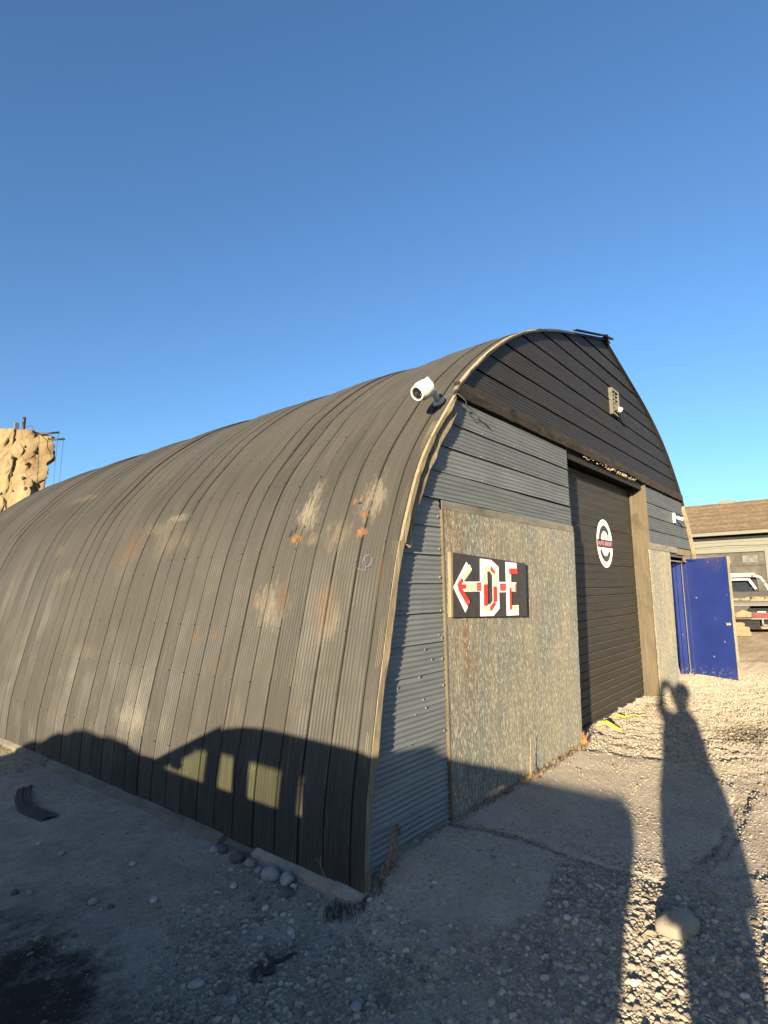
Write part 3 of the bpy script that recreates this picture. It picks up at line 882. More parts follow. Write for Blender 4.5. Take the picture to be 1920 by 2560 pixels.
mb = MB(); mb.box(7.15, 9.05, -.040, -.003, 2.349, 2.462); mb.obj('header_board', MAT['header'], shed, .003)
mb = MB(); mb.box(9.055, 10.2, -.036, -.003, 2.33, 2.45); mb.box(9.62, 10.2, -.034, -.003, 2.20, 2.325); mb.obj('header_board', MAT['jamb'], shed, .003)
mb = MB(); mb.box(8.50, 9.80, -.002, .06, 2.28, 2.345); mb.obj('door_head', MAT['wall'], shed)
mb = MB(); mb.box(8.50, 9.80, .05, .075, 2.20, 2.225); mb.obj('door_head', MAT['steel'], shed)

# blue side door standing open
A = Vector((9.888, .092)); B = Vector((9.346, -.801))
dd = (B - A); DW = dd.length
side_door = bpy.data.objects.new('side_door', None); COL.objects.link(side_door); side_door.parent = shed
side_door.location = (A.x, A.y, 0)
side_door.rotation_euler = (0, 0, math.atan2(dd.y, dd.x))
side_door['label'] = 'scuffed blue steel side door standing open'
MB().box(.025, DW, -.0, .045, .03, 2.262).obj('door_leaf', MAT['blue'], side_door, .003)
# local -y faces the camera side
MB().box(DW + .001, DW + .016, -.004, .047, .03, 2.264).obj('edge_strip', MAT['trim'], side_door)
MB().box(.004, .024, -.006, .05, .05, 2.20).obj('edge_strip', MAT['steel'], side_door)
Mk = Matrix.Translation((DW - .075, -.0, 1.02)) @ Matrix.Rotation(math.radians(90), 4, 'X')
mb = MB(); mb.lathe([(.034, -.001), (.034, .008), (.014, .012), (.012, .035), (.026, .045), (.031, .058), (.024, .070), (.001, .074)], Mk, 16); mb.obj('door_knob', MAT['steel'], side_door)
mb = MB(); mb.bar((-.02, -.03, 2.255), (.36, -.05, 2.235), .05, .028); mb.bar((.30, -.055, 2.236), (.40, -.03, 2.245), .03, .03); mb.obj('door_closer', MAT['blue'], side_door, .004)
for px, pz in ((.30, 1.50), (.58, .40)):
    Mk = Matrix.Translation((px, -.0005, pz)) @ Matrix.Rotation(math.radians(90), 4, 'X')
    mb = MB(); mb.lathe([(.018, 0), (.016, .004), (.001, .005)], Mk, 10); mb.obj('patch', MAT['steel'], side_door)
mb = MB()
fd = Vector((9.739, .215, 0)); fa = Vector((9.875, .100, 0))
for i in range(3):
    a = fd.lerp(fa, i / 3 + .02); b = fd.lerp(fa, (i + 1) / 3 - .03)
    n2 = Vector((-(b - a).y, (b - a).x, 0)).normalized() * -(.012 * (i % 2))
    mb.add([a + n2, b + n2, b + n2 + Vector((0, 0, 2.22)), a + n2 + Vector((0, 0, 2.20)), a - Vector((-.03, -.03, 0)), b - Vector((-.03, -.03, 0)), b - Vector((-.03, -.03, -2.22)), a - Vector((-.03, -.03, -2.20))],
           [(0, 1, 2, 3), (7, 6, 5, 4), (0, 4, 5, 1), (1, 5, 6, 2), (2, 6, 7, 3), (3, 7, 4, 0)])
mb.obj('door_frame', MAT['blue'], shed)

# louvred vent in the gable
vent = MB().box(5.70, 6.00, -.02, -.003, 4.33, 4.70).obj('vent', MAT['inner'], shed)
mb = MB()
for a in ((5.68, 5.712, 4.31, 4.72), (5.988, 6.02, 4.31, 4.72), (5.713, 5.987, 4.31, 4.345), (5.713, 5.987, 4.685, 4.72), (5.84, 5.858, 4.346, 4.684)):
    mb.box(a[0], a[1], -.062 if a[0] != 5.84 else -.05, -.006, a[2], a[3])
mb.obj('vent_frame', MAT['header'], vent, .003)
for k in range(5):
    mb = MB(); z = 4.375 + k * .065
    mb.add([(5.713, -.05, z), (5.987, -.05, z), (5.987, -.022, z + .045), (5.713, -.022, z + .045), (5.713, -.05, z + .006), (5.987, -.05, z + .006), (5.987, -.022, z + .051), (5.713, -.022, z + .051)],
           [(3, 2, 1, 0), (4, 5, 6, 7), (0, 1, 5, 4), (1, 2, 6, 5), (2, 3, 7, 6), (3, 0, 4, 7)])
    mb.obj('vent_slat', MAT['jamb'], vent)

# screw heads and little dents on the wall seams
mb = MB()
for z in zb[1:-1]:
    for x in (1.0 - rnd.uniform(0, .01),):
        mb.lathe([(.010, 0), (.009, .006), (.001, .008)], Matrix.Translation((x - .02, -.016, z + rnd.uniform(.0, .12))) @ Matrix.Rotation(math.radians(90), 4, 'X'), 6)
for z in zu[1:-1]:
    for x in (1.75, 2.4, 3.1, 3.75):
        mb.lathe([(.008, 0), (.006, .004), (.001, .005)], Matrix.Translation((x + rnd.uniform(-.1, .05), -.022, z + rnd.uniform(.01, .02))) @ Matrix.Rotation(math.radians(90), 4, 'X'), 6)
for k in range(13):
    z = rnd.uniform(.3, 1.7); x = rnd.uniform(inL(z) + .15, .98)
    mb.lathe([(.010, 0), (.007, .004), (.001, .005)], Matrix.Translation((x, -.014, z)) @ Matrix.Rotation(math.radians(90), 4, 'X'), 5)
tag(mb.obj('screw_heads', MAT['wall'], shed), kind='stuff')
mb = MB()
for z in zg[1:-1]:
    for x in np.arange(inL(z) + .5, inR(z) - .4, 1.1):
        mb.lathe([(.008, 0), (.006, .004), (.001, .005)], Matrix.Translation((x + rnd.uniform(-.1, .1), -.020, z + rnd.uniform(.01, .03))) @ Matrix.Rotation(math.radians(90), 4, 'X'), 6)
tag(mb.obj('screw_heads', MAT['gable'], shed), kind='stuff')
# nails down the long side's seams
mb = MB()
for k in range(0, 30):
    for zt in (.35, 1.05, 1.45, 2.05, 2.75, 3.2):
        z = zt + rnd.uniform(-.05, .05); i = int(np.argmin(abs(_az - z))); p, n = ARC[i], ANG[i]
        mb.lathe([(.008, 0), (.007, .006), (.001, .007)], Matrix.Translation((p.x, -.195 + k * PITCH + .02 + (.0 if k else .2), p.y)) @ Vector((n.x, 0, n.y)).to_track_quat('Z', 'Y').to_matrix().to_4x4(), 5)
tag(mb.obj('screw_heads', MAT['roof'], shed), kind='stuff')
# orange foam lumps in the torn holes of the side
for (y, z, r) in ((1.09, 2.19, .024), (.49, 2.47, .013), (.34, 2.34, .017), (.33, 2.20, .028), (.37, 2.51, .009)):
    bm = bmesh.new(); bmesh.ops.create_icosphere(bm, subdivisions=3, radius=1)
    for v in bm.verts:
        k = 1 + .5 * mnoise.noise(v.co * 2.6 + Vector((y * 9, z, 0)))
        v.co = Vector((v.co.x * .012 * k, v.co.y * r * 1.4 * k, v.co.z * r * k))
    me = bpy.data.meshes.new('foam_lump'); bm.to_mesh(me); bm.free()
    o = link('foam_lump', me, shed, MAT['orangefoam'], (arc_x(z) - .001, y, z))
    o.rotation_euler = (0, math.atan2(*(lambda i: (-ANG[i].y, -ANG[i].x))(int(np.argmin(abs(_az - z))))) * 0 + .35, 0)
# faded squiggle sprayed near the front edge
pts = []
for k in range(22):
    a = k / 21 * 2 * math.pi * 1.1
    y = .20 + .045 * math.cos(a) ; z = 1.97 + .045 * math.sin(a)
    pts.append((y, z))
pts += [(.20, 1.90), (.25, 1.905), (.30, 1.92)]
mb = MB(); vs_ = []
for y, z in pts:
    x = arc_x(z) - .008
    vs_ += [(x, y - .006, z - .004), (x, y + .006, z + .004)]
mb.add(vs_, [(2 * i, 2 * i + 1, 2 * i + 3, 2 * i + 2) for i in range(len(pts) - 1)])
mb.obj('spray_mark', MAT['spray'], shed)

# ------------------------------------------------------------------ signs
def text_mesh(s, size, mat, parent, name, M, bold=0.0):
    cu = bpy.data.curves.new(name, 'FONT'); cu.body = s; cu.size = size; cu.align_x = 'CENTER'; cu.align_y = 'CENTER'
    cu.offset = bold; cu.extrude = .0006
    o = bpy.data.objects.new(name, cu); COL.objects.link(o)
    bpy.context.view_layer.update()
    me = bpy.data.meshes.new_from_object(o.evaluated_get(bpy.context.evaluated_depsgraph_get()))
    bpy.data.objects.remove(o)
    me.transform(M); me.materials.clear()
    return link(name, me, parent, mat)

sign = thing('arrow_sign', 'black board sign with reflective arrow and letters D and E, on the plywood', 'sign', (1.105, -.062, 2.05))
sign.rotation_euler = (0, math.radians(2.45), 0)
MB().box(0, 1.345, 0, .024, -.525, 0).obj('board', MAT['signb'], sign, .002)
MB().box(-.034, -.001, -.004, .026, -.525, .0).obj('side_strip', MAT['trim'], sign)
def S(x, z): return (x - 1.105, z - 2.05 + .0428 * (x - 1.105))
def plate(name, poly, mat, parent, y=-.004, th=.0038):
    mb = MB(); mb.prism([S(*p) for p in poly], y, y + th)
    return mb.obj(name, mat, parent)
def strip_on(a, b, w, mat, parent, y):
    """a flat strip between two board points"""
    a = Vector(S(*a)); b = Vector(S(*b)); d = (b - a).normalized(); n = Vector((-d.y, d.x)) * w / 2
    mb = MB(); mb.prism([tuple(a + n), tuple(b + n), tuple(b - n), tuple(a - n)], y, y + .003)
    return mb.obj('reflective_strip', mat, parent)
C_, R_ = MAT['cream'], MAT['red']
arrow = plate('arrow', [(1.112, 1.765), (1.318, 1.975), (1.405, 1.905), (1.275, 1.81), (1.545, 1.81), (1.545, 1.725), (1.265, 1.725), (1.362, 1.64), (1.292, 1.555)], MAT['signw'], sign)
strip_on((1.245, 1.845), (1.372, 1.945), .022, C_, arrow, -.0075); strip_on((1.258, 1.825), (1.392, 1.922), .018, C_, arrow, -.0075)
strip_on((1.175, 1.775), (1.245, 1.83), .03, R_, arrow, -.0075)
strip_on((1.19, 1.755), (1.335, 1.615), .030, R_, arrow, -.0075); strip_on((1.225, 1.745), (1.35, 1.645), .018, R_, arrow, -.0078)
strip_on((1.18, 1.77), (1.30, 1.77), .034, R_, arrow, -.0082)
for dz in (-.024, 0, .024):
    strip_on((1.305, 1.767 + dz), (1.475, 1.767 + dz), .020, C_, arrow, -.0075)
    strip_on((1.478, 1.767 + dz), (1.545, 1.767 + dz), .020, R_, arrow, -.0075)
mb = MB()
oD = [(1.548, 2.012), (1.745, 2.005), (1.882, 1.945), (1.882, 1.565), (1.765, 1.505), (1.538, 1.512)]
iD = [(1.668, 1.900), (1.722, 1.898), (1.764, 1.868), (1.764, 1.640), (1.722, 1.610), (1.664, 1.612)]
n = 6
vs_ = [(S(*p)[0], y, S(*p)[1]) for y in (-.004, -.0005) for p in oD + iD]
fs = []
for i in range(n):
    j = (i + 1) % n
    fs += [(i, j, n + j, n + i), (2 * n + i, 2 * n + j, i, j)[:2] + (j, i), (n + i, n + j, 3 * n + j, 3 * n + i)]
mb.add(vs_, fs)
D = mb.obj('letter', MAT['signw'], sign)
for x in (1.607, 1.630, 1.652):
    strip_on((x, 1.945), (x, 1.79), .018, C_, D, -.0075); strip_on((x, 1.785), (x, 1.60), .018, R_, D, -.0075)
for x in (1.778, 1.800, 1.822):
    strip_on((x, 1.90), (x, 1.77), .018, C_, D, -.0075); strip_on((x, 1.765), (x, 1.63), .018, R_, D, -.0075)
strip_on((1.665, 1.935), (1.735, 1.930), .020, C_, D, -.0075); strip_on((1.665, 1.912), (1.73, 1.908), .018, C_, D, -.0075)
strip_on((1.725, 1.935), (1.80, 1.885), .030, R_, D, -.0080)
strip_on((1.60, 1.582), (1.70, 1.582), .020, C_, D, -.0075); strip_on((1.60, 1.560), (1.70, 1.560), .016, C_, D, -.0075)
strip_on((1.705, 1.565), (1.79, 1.620), .034, R_, D, -.0080)
dash = plate('dash', [(1.884, 1.808), (2.022, 1.808), (2.022, 1.712), (1.884, 1.712)], MAT['signw'], sign)
for dz in (-.02, 0.002, .024):
    strip_on((1.895, 1.758 + dz), (2.005, 1.758 + dz), .019, R_, dash, -.0075)
Epoly = [(2.024, 1.995), (2.245, 1.990), (2.245, 1.930), (2.110, 1.932), (2.110, 1.805), (2.225, 1.803), (2.225, 1.715), (2.110, 1.717), (2.110, 1.565), (2.262, 1.562), (2.262, 1.490), (2.024, 1.495)]
E = plate('letter', Epoly, MAT['signw'], sign)
for k, z in enumerate((1.928, 1.910, 1.892)):
    strip_on((2.085, z), (2.255, z), .016, R_, E, -.0075)
for x in (2.088, 2.108):
    strip_on((x, 1.878), (x, 1.755), .016, C_, E, -.0075); strip_on((x, 1.75), (x, 1.55), .016, R_, E, -.0080)
for z in (1.775, 1.752, 1.730): strip_on((2.12, z), (2.19, z), .016, C_, E, -.0075); strip_on((2.192, z), (2.22, z), .016, R_, E, -.0075)
for z in (1.578, 1.558, 1.538): strip_on((2.122, z), (2.258, z), .016, C_, E, -.0075)

badge = thing('round_sign', 'round white decal sign with a big black C and pink lettering on the roller door', 'sign', (5.655, .196, 2.375))
def disc(rx, rz, y, th, mat, name, parent, n=48):
    mb = MB(); mb.prism([(rx * math.cos(2 * math.pi * k / n), rz * math.sin(2 * math.pi * k / n)) for k in range(n)], y - th, y)
    return mb.obj(name, mat, parent)
disc(.335, .355, -.004, .002, MAT['decal'], 'disc', badge)
def ring(a0, a1, ro, ri, y, mat, name):
    mb = MB(); n = 24; vs_ = []
    for k in range(n + 1):
        a = math.radians(a0 + (a1 - a0) * k / n)
        for r in (ro, ri):
            vs_ += [(r * .335 / .355 * math.cos(a), y, r * math.sin(a)), (r * .335 / .355 * math.cos(a), y + .0015, r * math.sin(a))]
    fs = []
    for k in range(n):
        b = 4 * k
        fs += [(b, b + 2, b + 6, b + 4), (b, b + 4, b + 5, b + 1), (b + 2, b + 3, b + 7, b + 6)]
    mb.add(vs_, fs); return mb.obj(name, mat, badge)
ring(38, 176, .270, .185, -.0078, MAT['decalb'], 'letter')
ring(205, 330, .270, .185, -.0078, MAT['decalb'], 'letter')
disc(.001, .001, -.0078, .0005, MAT['decalb'], 'dot', badge, 3)
MB().box(-.325, .325, -.0078, -.0062, -.062, .055).obj('name_bar', MAT['decalb'], badge)
RX = Matrix.Rotation(math.radians(90), 4, 'X')
text_mesh('ALGARY', .078, MAT['decalb'], badge, 'lettering', Matrix.Translation((.105, -.0072, .098)) @ RX, .001)
text_mesh('AUTO GROUP', .088, MAT['pink'], badge, 'lettering', Matrix.Translation((.0, -.0086, -.003)) @ RX, .0012)

# ------------------------------------------------------------------ cameras on the shed, cable
def look(loc, d):
    return Matrix.Translation(loc) @ Vector(d).to_track_quat('Z', 'Y').to_matrix().to_4x4()
cc = thing('security_camera', 'white turret security camera on a bent arm at the roof edge', 'camera', (0, 0, 0))
bi = int(np.argmin(abs(_az - 3.36))); bp = ARC[bi]; bn = ANG[bi]
base = Vector((bp.x + bn.x * .004, .045, bp.y + bn.y * .004)); nrm = Vector((bn.x, 0, bn.y))
mb = MB(); mb.lathe([(.055, 0), (.055, .014), (.045, .022), (.001, .024)], look(base, nrm), 20); mb.obj('mount_plate', MAT['white'], cc)
ctr = Vector((.83, -.01, 3.375))
back = ctr + Vector((.045, .035, .045))
mb = MB(); mb.tube([base + nrm * .02, base + nrm * .06 + Vector((-.01, 0, .01)), base + Vector((-.13, -.01, .115)), base + Vector((-.20, -.015, .150)), back + Vector((.05, .01, .055)), back + Vector((0.0, 0, .035)), back], [.026, .027, .026, .024, .023, .024, .026], 12)
mb.obj('arm', MAT['white'], cc)
ld = Vector((-.84, .12, -.53)).normalized()
mb = MB(); mb.lathe([(.002, -.092), (.045, -.088), (.068, -.072), (.078, -.045), (.079, .0), (.078, .035), (.070, .062), (.064, .085), (.062, .094), (.052, .096), (.050, .082), (.001, .080)], look(ctr, ld), 28)
mb.obj('housing', MAT['white'], cc)
mb = MB(); mb.lathe([(.0505, .080), (.0505, .087), (.035, .091), (.001, .092)], look(ctr, ld), 24); mb.obj('face', MAT['black'], cc)
mb = MB(); mb.lathe([(.017, .090), (.017, .097), (.010, .099), (.001, .099)], look(ctr, ld), 14)
for k in (-1, 1):
    q = look(ctr, ld) @ Matrix.Translation((k * .026, -.022, 0)); mb.lathe([(.008, .089), (.007, .093), (.001, .094)], q, 8)
mb.obj('lens', MAT['cabglass'], cc)
mb = MB()
mb.tube([base + Vector((.03, -.02, .03)), base + Vector((.07, -.07, .075)), base + Vector((.12, -.12, .085)), Vector((1.38, -.085, 3.40)), Vector((1.47, -.03, 3.36)), Vector((1.60, -.03, 3.29)), Vector((1.66, -.04, 3.31)), Vector((1.56, -.035, 3.355)), Vector((1.74, -.03, 3.315)), Vector((1.90, -.028, 3.275))], .0042, 6)
tag(mb.obj('camera_cable', MAT['cable']), 'thin grey-blue cable looping from the turret camera under the dark beam', 'cable')

c2 = thing('security_camera', 'small white bullet security camera on a mounting box beside the right edge board', 'camera', (9.06, -.02, 3.03)); c2.scale = (.72, .72, .8)
MB().box(-.065, .035, -.055, .0, -.12, .12).obj('mount_box', MAT['white'], c2, .006)
mb = MB(); mb.tube([(.03, -.03, .02), (.09, -.06, .02), (.12, -.09, .01)], .016, 8); mb.obj('arm', MAT['white'], c2)
mb = MB(); mb.lathe([(.001, -.08), (.034, -.078), (.036, .05), (.040, .06), (.040, .095), (.030, .097), (.001, .085)], look((.13, -.125, -.005), (.55, -.75, -.28)), 16); mb.obj('housing', MAT['white'], c2)
c3 = thing('security_camera', 'little white camera hanging on the gable vent', 'camera', (5.755, -.075, 4.375))
mb = MB(); mb.lathe([(.001, -.055), (.03, -.05), (.036, -.01), (.036, .03), (.028, .05), (.001, .052)], look((.0, -.05, 0), (.1, -.8, -.4)), 14); mb.obj('housing', MAT['white'], c3)
mb = MB(); mb.box(-.055, -.01, -.05, .0, -.02, .06); mb.tube([(-.03, -.02, .0), (0, -.03, .0)], .014, 8); mb.obj('bracket', MAT['jamb'], c3, .004)

# ------------------------------------------------------------------ props by the side door
pole = thing('striped_board', 'red and white striped barrier board leaning inside the side doorway', 'barrier', (8.93, .115, 0))
for k in range(10):
    MB().box(-.05, .05, 0, .025, .03 + k * .075, .03 + (k + 1) * .075 - .001).obj('stripe', MAT['red'] if k % 2 else MAT['decal'], pole)
pole.rotation_euler = (0, math.radians(2), 0)
pn = thing('blue_panel', 'narrow dark blue board leaning behind the striped barrier in the doorway', 'board', (9.03, .17, 0))
MB().box(-.05, .12, 0, .03, .0, 1.75).obj('board', MAT['blue'], pn, .003)
MB().box(-.05, .06, -.001, .032, 1.755, 1.93).obj('pale_cap', MAT['decal'], pn, .01)
stick = thing('timber_stake', 'bare pale timber stake leaning in the side doorway', 'stake', (8.97, .10, 0))
mb = MB(); mb.bar((-.03, 0, .75), (.06, .03, 1.42), .022, .05); mb.bar((-.03, 0, .03), (-.03, 0, .75), .022, .04); mb.obj('stake', MAT['sandw'], stick)

def strap(name, label, pts, w, h=.004):
    mb = MB(); vs_ = []
    for i, p in enumerate(pts):
        p = Vector(p); d = Vector(pts[min(i + 1, len(pts) - 1)]) - Vector(pts[max(i - 1, 0)])
        n = Vector((-d.y, d.x, 0)).normalized() * w / 2
        vs_ += [p + n, p - n, p - n + Vector((0, 0, h)), p + n + Vector((0, 0, h))]
    k = len(pts)
    fs = [(4 * i + m, 4 * i + (m + 1) % 4, 4 * i + 4 + (m + 1) % 4, 4 * i + 4 + m) for i in range(k - 1) for m in range(4)] + [(3, 2, 1, 0), (4 * k - 4, 4 * k - 3, 4 * k - 2, 4 * k - 1)]
    mb.add(vs_, fs)
    return tag(mb.obj(name, MAT['yellow']), label, 'strap')
zg_ = lambda x, y, d=.01: (x, y, g1(x, y) + d)
strap('yellow_strap', 'flat yellow strap folded up on edge on the gravel before the roller door', [zg_(4.72, .12), zg_(4.68, .07, .03), (4.66, .02, g1(4.66, .02) + .055), (4.63, -.04, g1(4.63, -.04) + .05), zg_(4.62, -.10, .02), zg_(4.60, -.18)], .075, .012)
cps = [(5.12, .04), (5.19, .07), (5.27, .03), (5.25, -.04), (5.17, -.04), (5.15, .02), (5.22, -.02), (5.30, -.07), (5.34, -.13), (5.42, -.17), (5.46, -.24)]
strap('yellow_strap', 'thin looped yellow strap on the gravel, nearer the right jamb', [zg_(x, y, .02 + .02 * (i % 3)) for i, (x, y) in enumerate(cps)], .022, .008)

# curved tread strip on the dirt by the long side
mb = MB()
arcp = [(-.50, 4.10), (-.60, 3.86), (-.675, 3.55), (-.69, 3.28), (-.665, 3.02)]
arcp = [tuple(p) for p in catmull(arcp, 5)]
for j, (o, hgt) in enumerate(((-.05, .010), (-.017, .018), (.017, .012), (.05, .020))):
    vs_ = []
    for i, (x, y) in enumerate(arcp):
        z = g1(x, y) + .004 + hgt
        vs_ += [(x + o - .020, y, z - .014), (x + o - .013, y, z + .004), (x + o + .012, y, z + .003), (x + o + .020, y, z - .014)]
    k = len(arcp)
    mb.add(vs_, [(4 * i + m, 4 * i + m + 1, 4 * i + 5 + m, 4 * i + 4 + m) for i in range(k - 1) for m in range(3)])
tag(mb.obj('tread_strip', MAT['rubber']), 'curved strip of black ribbed tyre tread lying on the dirt', 'tread strip')
mb = MB()
cx, cy = -.79, -.02; cz = g1(cx, cy)
for s in range(4):
    p = Vector((cx + rnd.uniform(-.05, .05), cy + rnd.uniform(-.05, .05), cz + .012)); pp = []
    a = rnd.uniform(0, 6)
    for k in range(6):
        pp.append(p.copy()); a += rnd.uniform(-.9, 1.2)
        p = p + Vector((math.cos(a) * .032, math.sin(a) * .032, rnd.uniform(-.006, .009)))
        p.z = max(p.z, cz + .008)
    mb.tube(pp, [.010, .013, .011, .014, .010, .006], 5)
tag(mb.obj('rubber_scrap', MAT['rubber']), 'twisted black rubber scrap on the shaded gravel', 'scrap')

# ------------------------------------------------------------------ stones
def rock_mesh(name, seed, dims, sub=3, rough=.16):
    bm = bmesh.new(); bmesh.ops.create_icosphere(bm, subdivisions=sub, radius=1)
    for v in bm.verts:
        k = 1 + rough * mnoise.noise(v.co * 1.1 + Vector((seed * 3.7, 0, 0))) * 2 + rough * .35 * mnoise.noise(v.co * 3 + Vector((0, seed, 0)))
        v.co = Vector((v.co.x * dims[0] * k, v.co.y * dims[1] * k, v.co.z * dims[2] * k))
    for f in bm.faces: f.smooth = True
    me = bpy.data.meshes.new(name); bm.to_mesh(me); bm.free(); return me
cobm = [m_cobble('grey_cobble', (.36, .36, .34)), m_cobble('tan_cobble', (.31, .275, .21)), m_cobble('dark_cobble', (.14, .135, .125)), m_cobble('pale_pebble', (.55, .53, .50), .25)]
def cobble(x, y, d, m, label, rz=0, sink=.35, seed=1, name='cobble', rough=.11):
    o = link(name, rock_mesh(name, seed, d, 3, rough), None, cobm[m])
    o.location = (x, y, g1(x, y) + d[2] * (1 - sink)); o.rotation_euler = (0, 0, rz)
    return tag(o, label, 'stone', 'loose stones lying on the ground')
cobble(.535, -1.71, (.118, .082, .062), 1, 'large smooth rounded rock on the gravel, half in the long shadow', -.5, .36, 2, 'boulder', .095)
cobble(-.165, .66, (.052, .075, .046), 0, 'biggest pale grey cobble against the sill near the shed corner', .25, .3, 3)
cobble(-.150, .51, (.046, .052, .046), 0, 'upright grey cobble just right of the biggest one at the sill', -.4, .25, 4)
cobble(-.145, .91, (.036, .042, .032), 1, 'tan cobble at the sill below the broken joint', .6, .3, 5)
cobble(-.17, 1.31, (.036, .034, .024), 0, 'light flat cobble at the sill, left of the dark ones', .2, .3, 6)
cobble(-.135, 1.25, (.036, .034, .028), 2, 'dark cobble touching the sill beside a light flat one', 0, .3, 7)
cobble(-.155, 1.05, (.055, .060, .042), 2, 'broad dark cobble half buried at the sill joint', .3, .4, 8)
cobble(-.165, .79, (.030, .030, .024), 0, 'small round grey stone left of the biggest cobble', 0, .3, 9)
cobble(-.39, .76, (.032, .024, .016), 3, 'flat pale stone with dark dirt around it, out from the sill', .8, .3, 10)
cobble(-.43, .39, (.026, .022, .016), 3, 'bright angular stone on the dirt below the biggest cobble', .3, .25, 11)
cobble(-.17, .43, (.020, .022, .018), 3, 'small pale stone under the upright cobble', .3, .25, 12)
cobble(-.24, .41, (.050, .046, .026), 2, 'dark rounded stone in the dirt below the two big cobbles', .7, .45, 13)
cobble(-.175, .745, (.040, .028, .020), 2, 'dark stone tucked left of the biggest cobble', .7, .3, 14)
cobble(-1.05, 1.31, (.034, .028, .020), 0, 'grey stone alone on the smooth dirt left of the gravel edge', .5, .3, 15)
cobble(-1.00, 1.18, (.022, .020, .014), 2, 'dark little stone on the smooth dirt near a grey one', .5, .3, 16)
cobble(-.80, 1.03, (.030, .024, .018), 3, 'pale stone at the upper edge of the gravel spread', .9, .3, 17)
cobble(-.90, 2.19, (.032, .024, .018), 0, 'single stone in the open dirt halfway to the tread strip', .2, .3, 18)
cobble(-.93, 2.53, (.020, .018, .013), 3, 'small pale pebble in the open dirt below the tread strip', .2, .3, 19)
cobble(-1.07, .13, (.042, .030, .020), 0, 'long flat grey stone in the foreground gravel', -.6, .3, 20)
cobble(-1.01, .0, (.036, .030, .022), 2, 'dull brown stone in the foreground gravel', .4, .3, 21)
cobble(-1.31, 1.85, (.026, .022, .018), 2, 'dark stone on the smooth dirt at the left edge', .4, .3, 22)
cobble(-1.25, 1.77, (.022, .020, .016), 0, 'grey pebble on the smooth dirt, second from the left edge', .4, .3, 23)
cobble(-.65, 1.60, (.026, .024, .016), 3, 'pale stone in the little ring of pebbles on the dirt', .4, .3, 24)
cobble(-.71, -.61, (.034, .024, .016), 0, 'oval grey stone low in the foreground gravel', .9, .3, 25)
cobble(-.50, .08, (.024, .020, .016), 3, 'bright pebble to the right of the rubber scrap', .9, .3, 26)
cobble(-.61, -.69, (.036, .030, .015), 2, 'flat dark stone low in the foreground gravel', .2, .35, 27)
cobble(-.045, .05 - .17, (.020, .017, .013), 3, 'white round pebble on the concrete by the corner weeds', .2, .2, 28)

def scatter(name, label, n, region, dens, rad, tone, sub=1, seed=0, sink=.35):
    """many pebbles in one mesh"""
    r = np.random.RandomState(100 + seed)
    protos = []
    for k in range(8):
        bm = bmesh.new(); bmesh.ops.create_icosphere(bm, subdivisions=sub, radius=1)
        for v in bm.verts:
            q = 1 + .30 * mnoise.noise(v.co * 1.4 + Vector((k * 5.3 + seed, 0, 0))) * 1.6
            v.co *= q
        bm.faces.ensure_lookup_table()
        protos.append((np.array([v.co[:] for v in bm.verts]), np.array([[v.index for v in f.verts] for f in bm.faces])))
        bm.free()
    x = r.uniform(region[0], region[1], n); y = r.uniform(region[2], region[3], n)
    keep = r.rand(n) < dens(x, y)
    x, y = x[keep], y[keep]; m = len(x)
    rr = rad(r, m); z = gtop(x, y)
    ang = r.uniform(0, 6.283, m); fl = r.uniform(.45, .85, m); el = r.uniform(.75, 1.35, m)
    tn = tone(r, m)
    oil = np.exp(-(((x + 1.85) / .5) ** 2 + ((y - .6) / .75) ** 2)); tn = tn * (1 - .9 * np.clip(oil * 1.3, 0, 1) * (r.rand(m) > .08))
    wet = np.exp(-(((x - 5.25) / .50) ** 2 + ((y + 1.45) / .26) ** 2) ** 2); tn = tn * (1 - .85 * wet * (r.rand(m) > .12))
    V, F, T = [], [], []
    b = 0
    pi = r.randint(0, 8, m)
    for k in range(8):
        idx = np.where(pi == k)[0]
        if not len(idx): continue
        pv, pf = protos[k]
        s = np.stack([rr[idx] * el[idx], rr[idx] / el[idx] * 1.0, rr[idx] * fl[idx]], -1)
        P = pv[None] * s[:, None, :]
        ca, sa = np.cos(ang[idx])[:, None], np.sin(ang[idx])[:, None]
        X = P[..., 0] * ca - P[..., 1] * sa + x[idx][:, None]
        Y = P[..., 0] * sa + P[..., 1] * ca + y[idx][:, None]
        Z = P[..., 2] + (z[idx] + rr[idx] * fl[idx] * (1 - 2 * sink) * .9)[:, None]
        V.append(np.stack([X, Y, Z], -1).reshape(-1, 3))
        F.append((pf[None] + (b + np.arange(len(idx)) * len(pv))[:, None, None]).reshape(-1, 3))
        T.append(np.repeat(tn[idx], len(pv)))
        b += len(idx) * len(pv)
    V = np.concatenate(V); F = np.concatenate(F); T = np.concatenate(T)
    me = bpy.data.meshes.new(name)
    me.vertices.add(len(V)); me.vertices.foreach_set('co', V.ravel())
    me.loops.add(F.size); me.loops.foreach_set('vertex_index', F.ravel().astype(np.int32))
    me.polygons.add(len(F)); me.polygons.foreach_set('loop_start', (np.arange(len(F)) * 3).astype(np.int32))
    me.polygons.foreach_set('use_smooth', np.ones(len(F), bool))
    me.update(calc_edges=True)
    at = me.attributes.new('tone', 'FLOAT', 'POINT'); at.data.foreach_set('value', T.astype(np.float32))
    o = link(name, me, None, MAT['stone'])
    return tag(o, label, 'gravel', None, 'stuff')

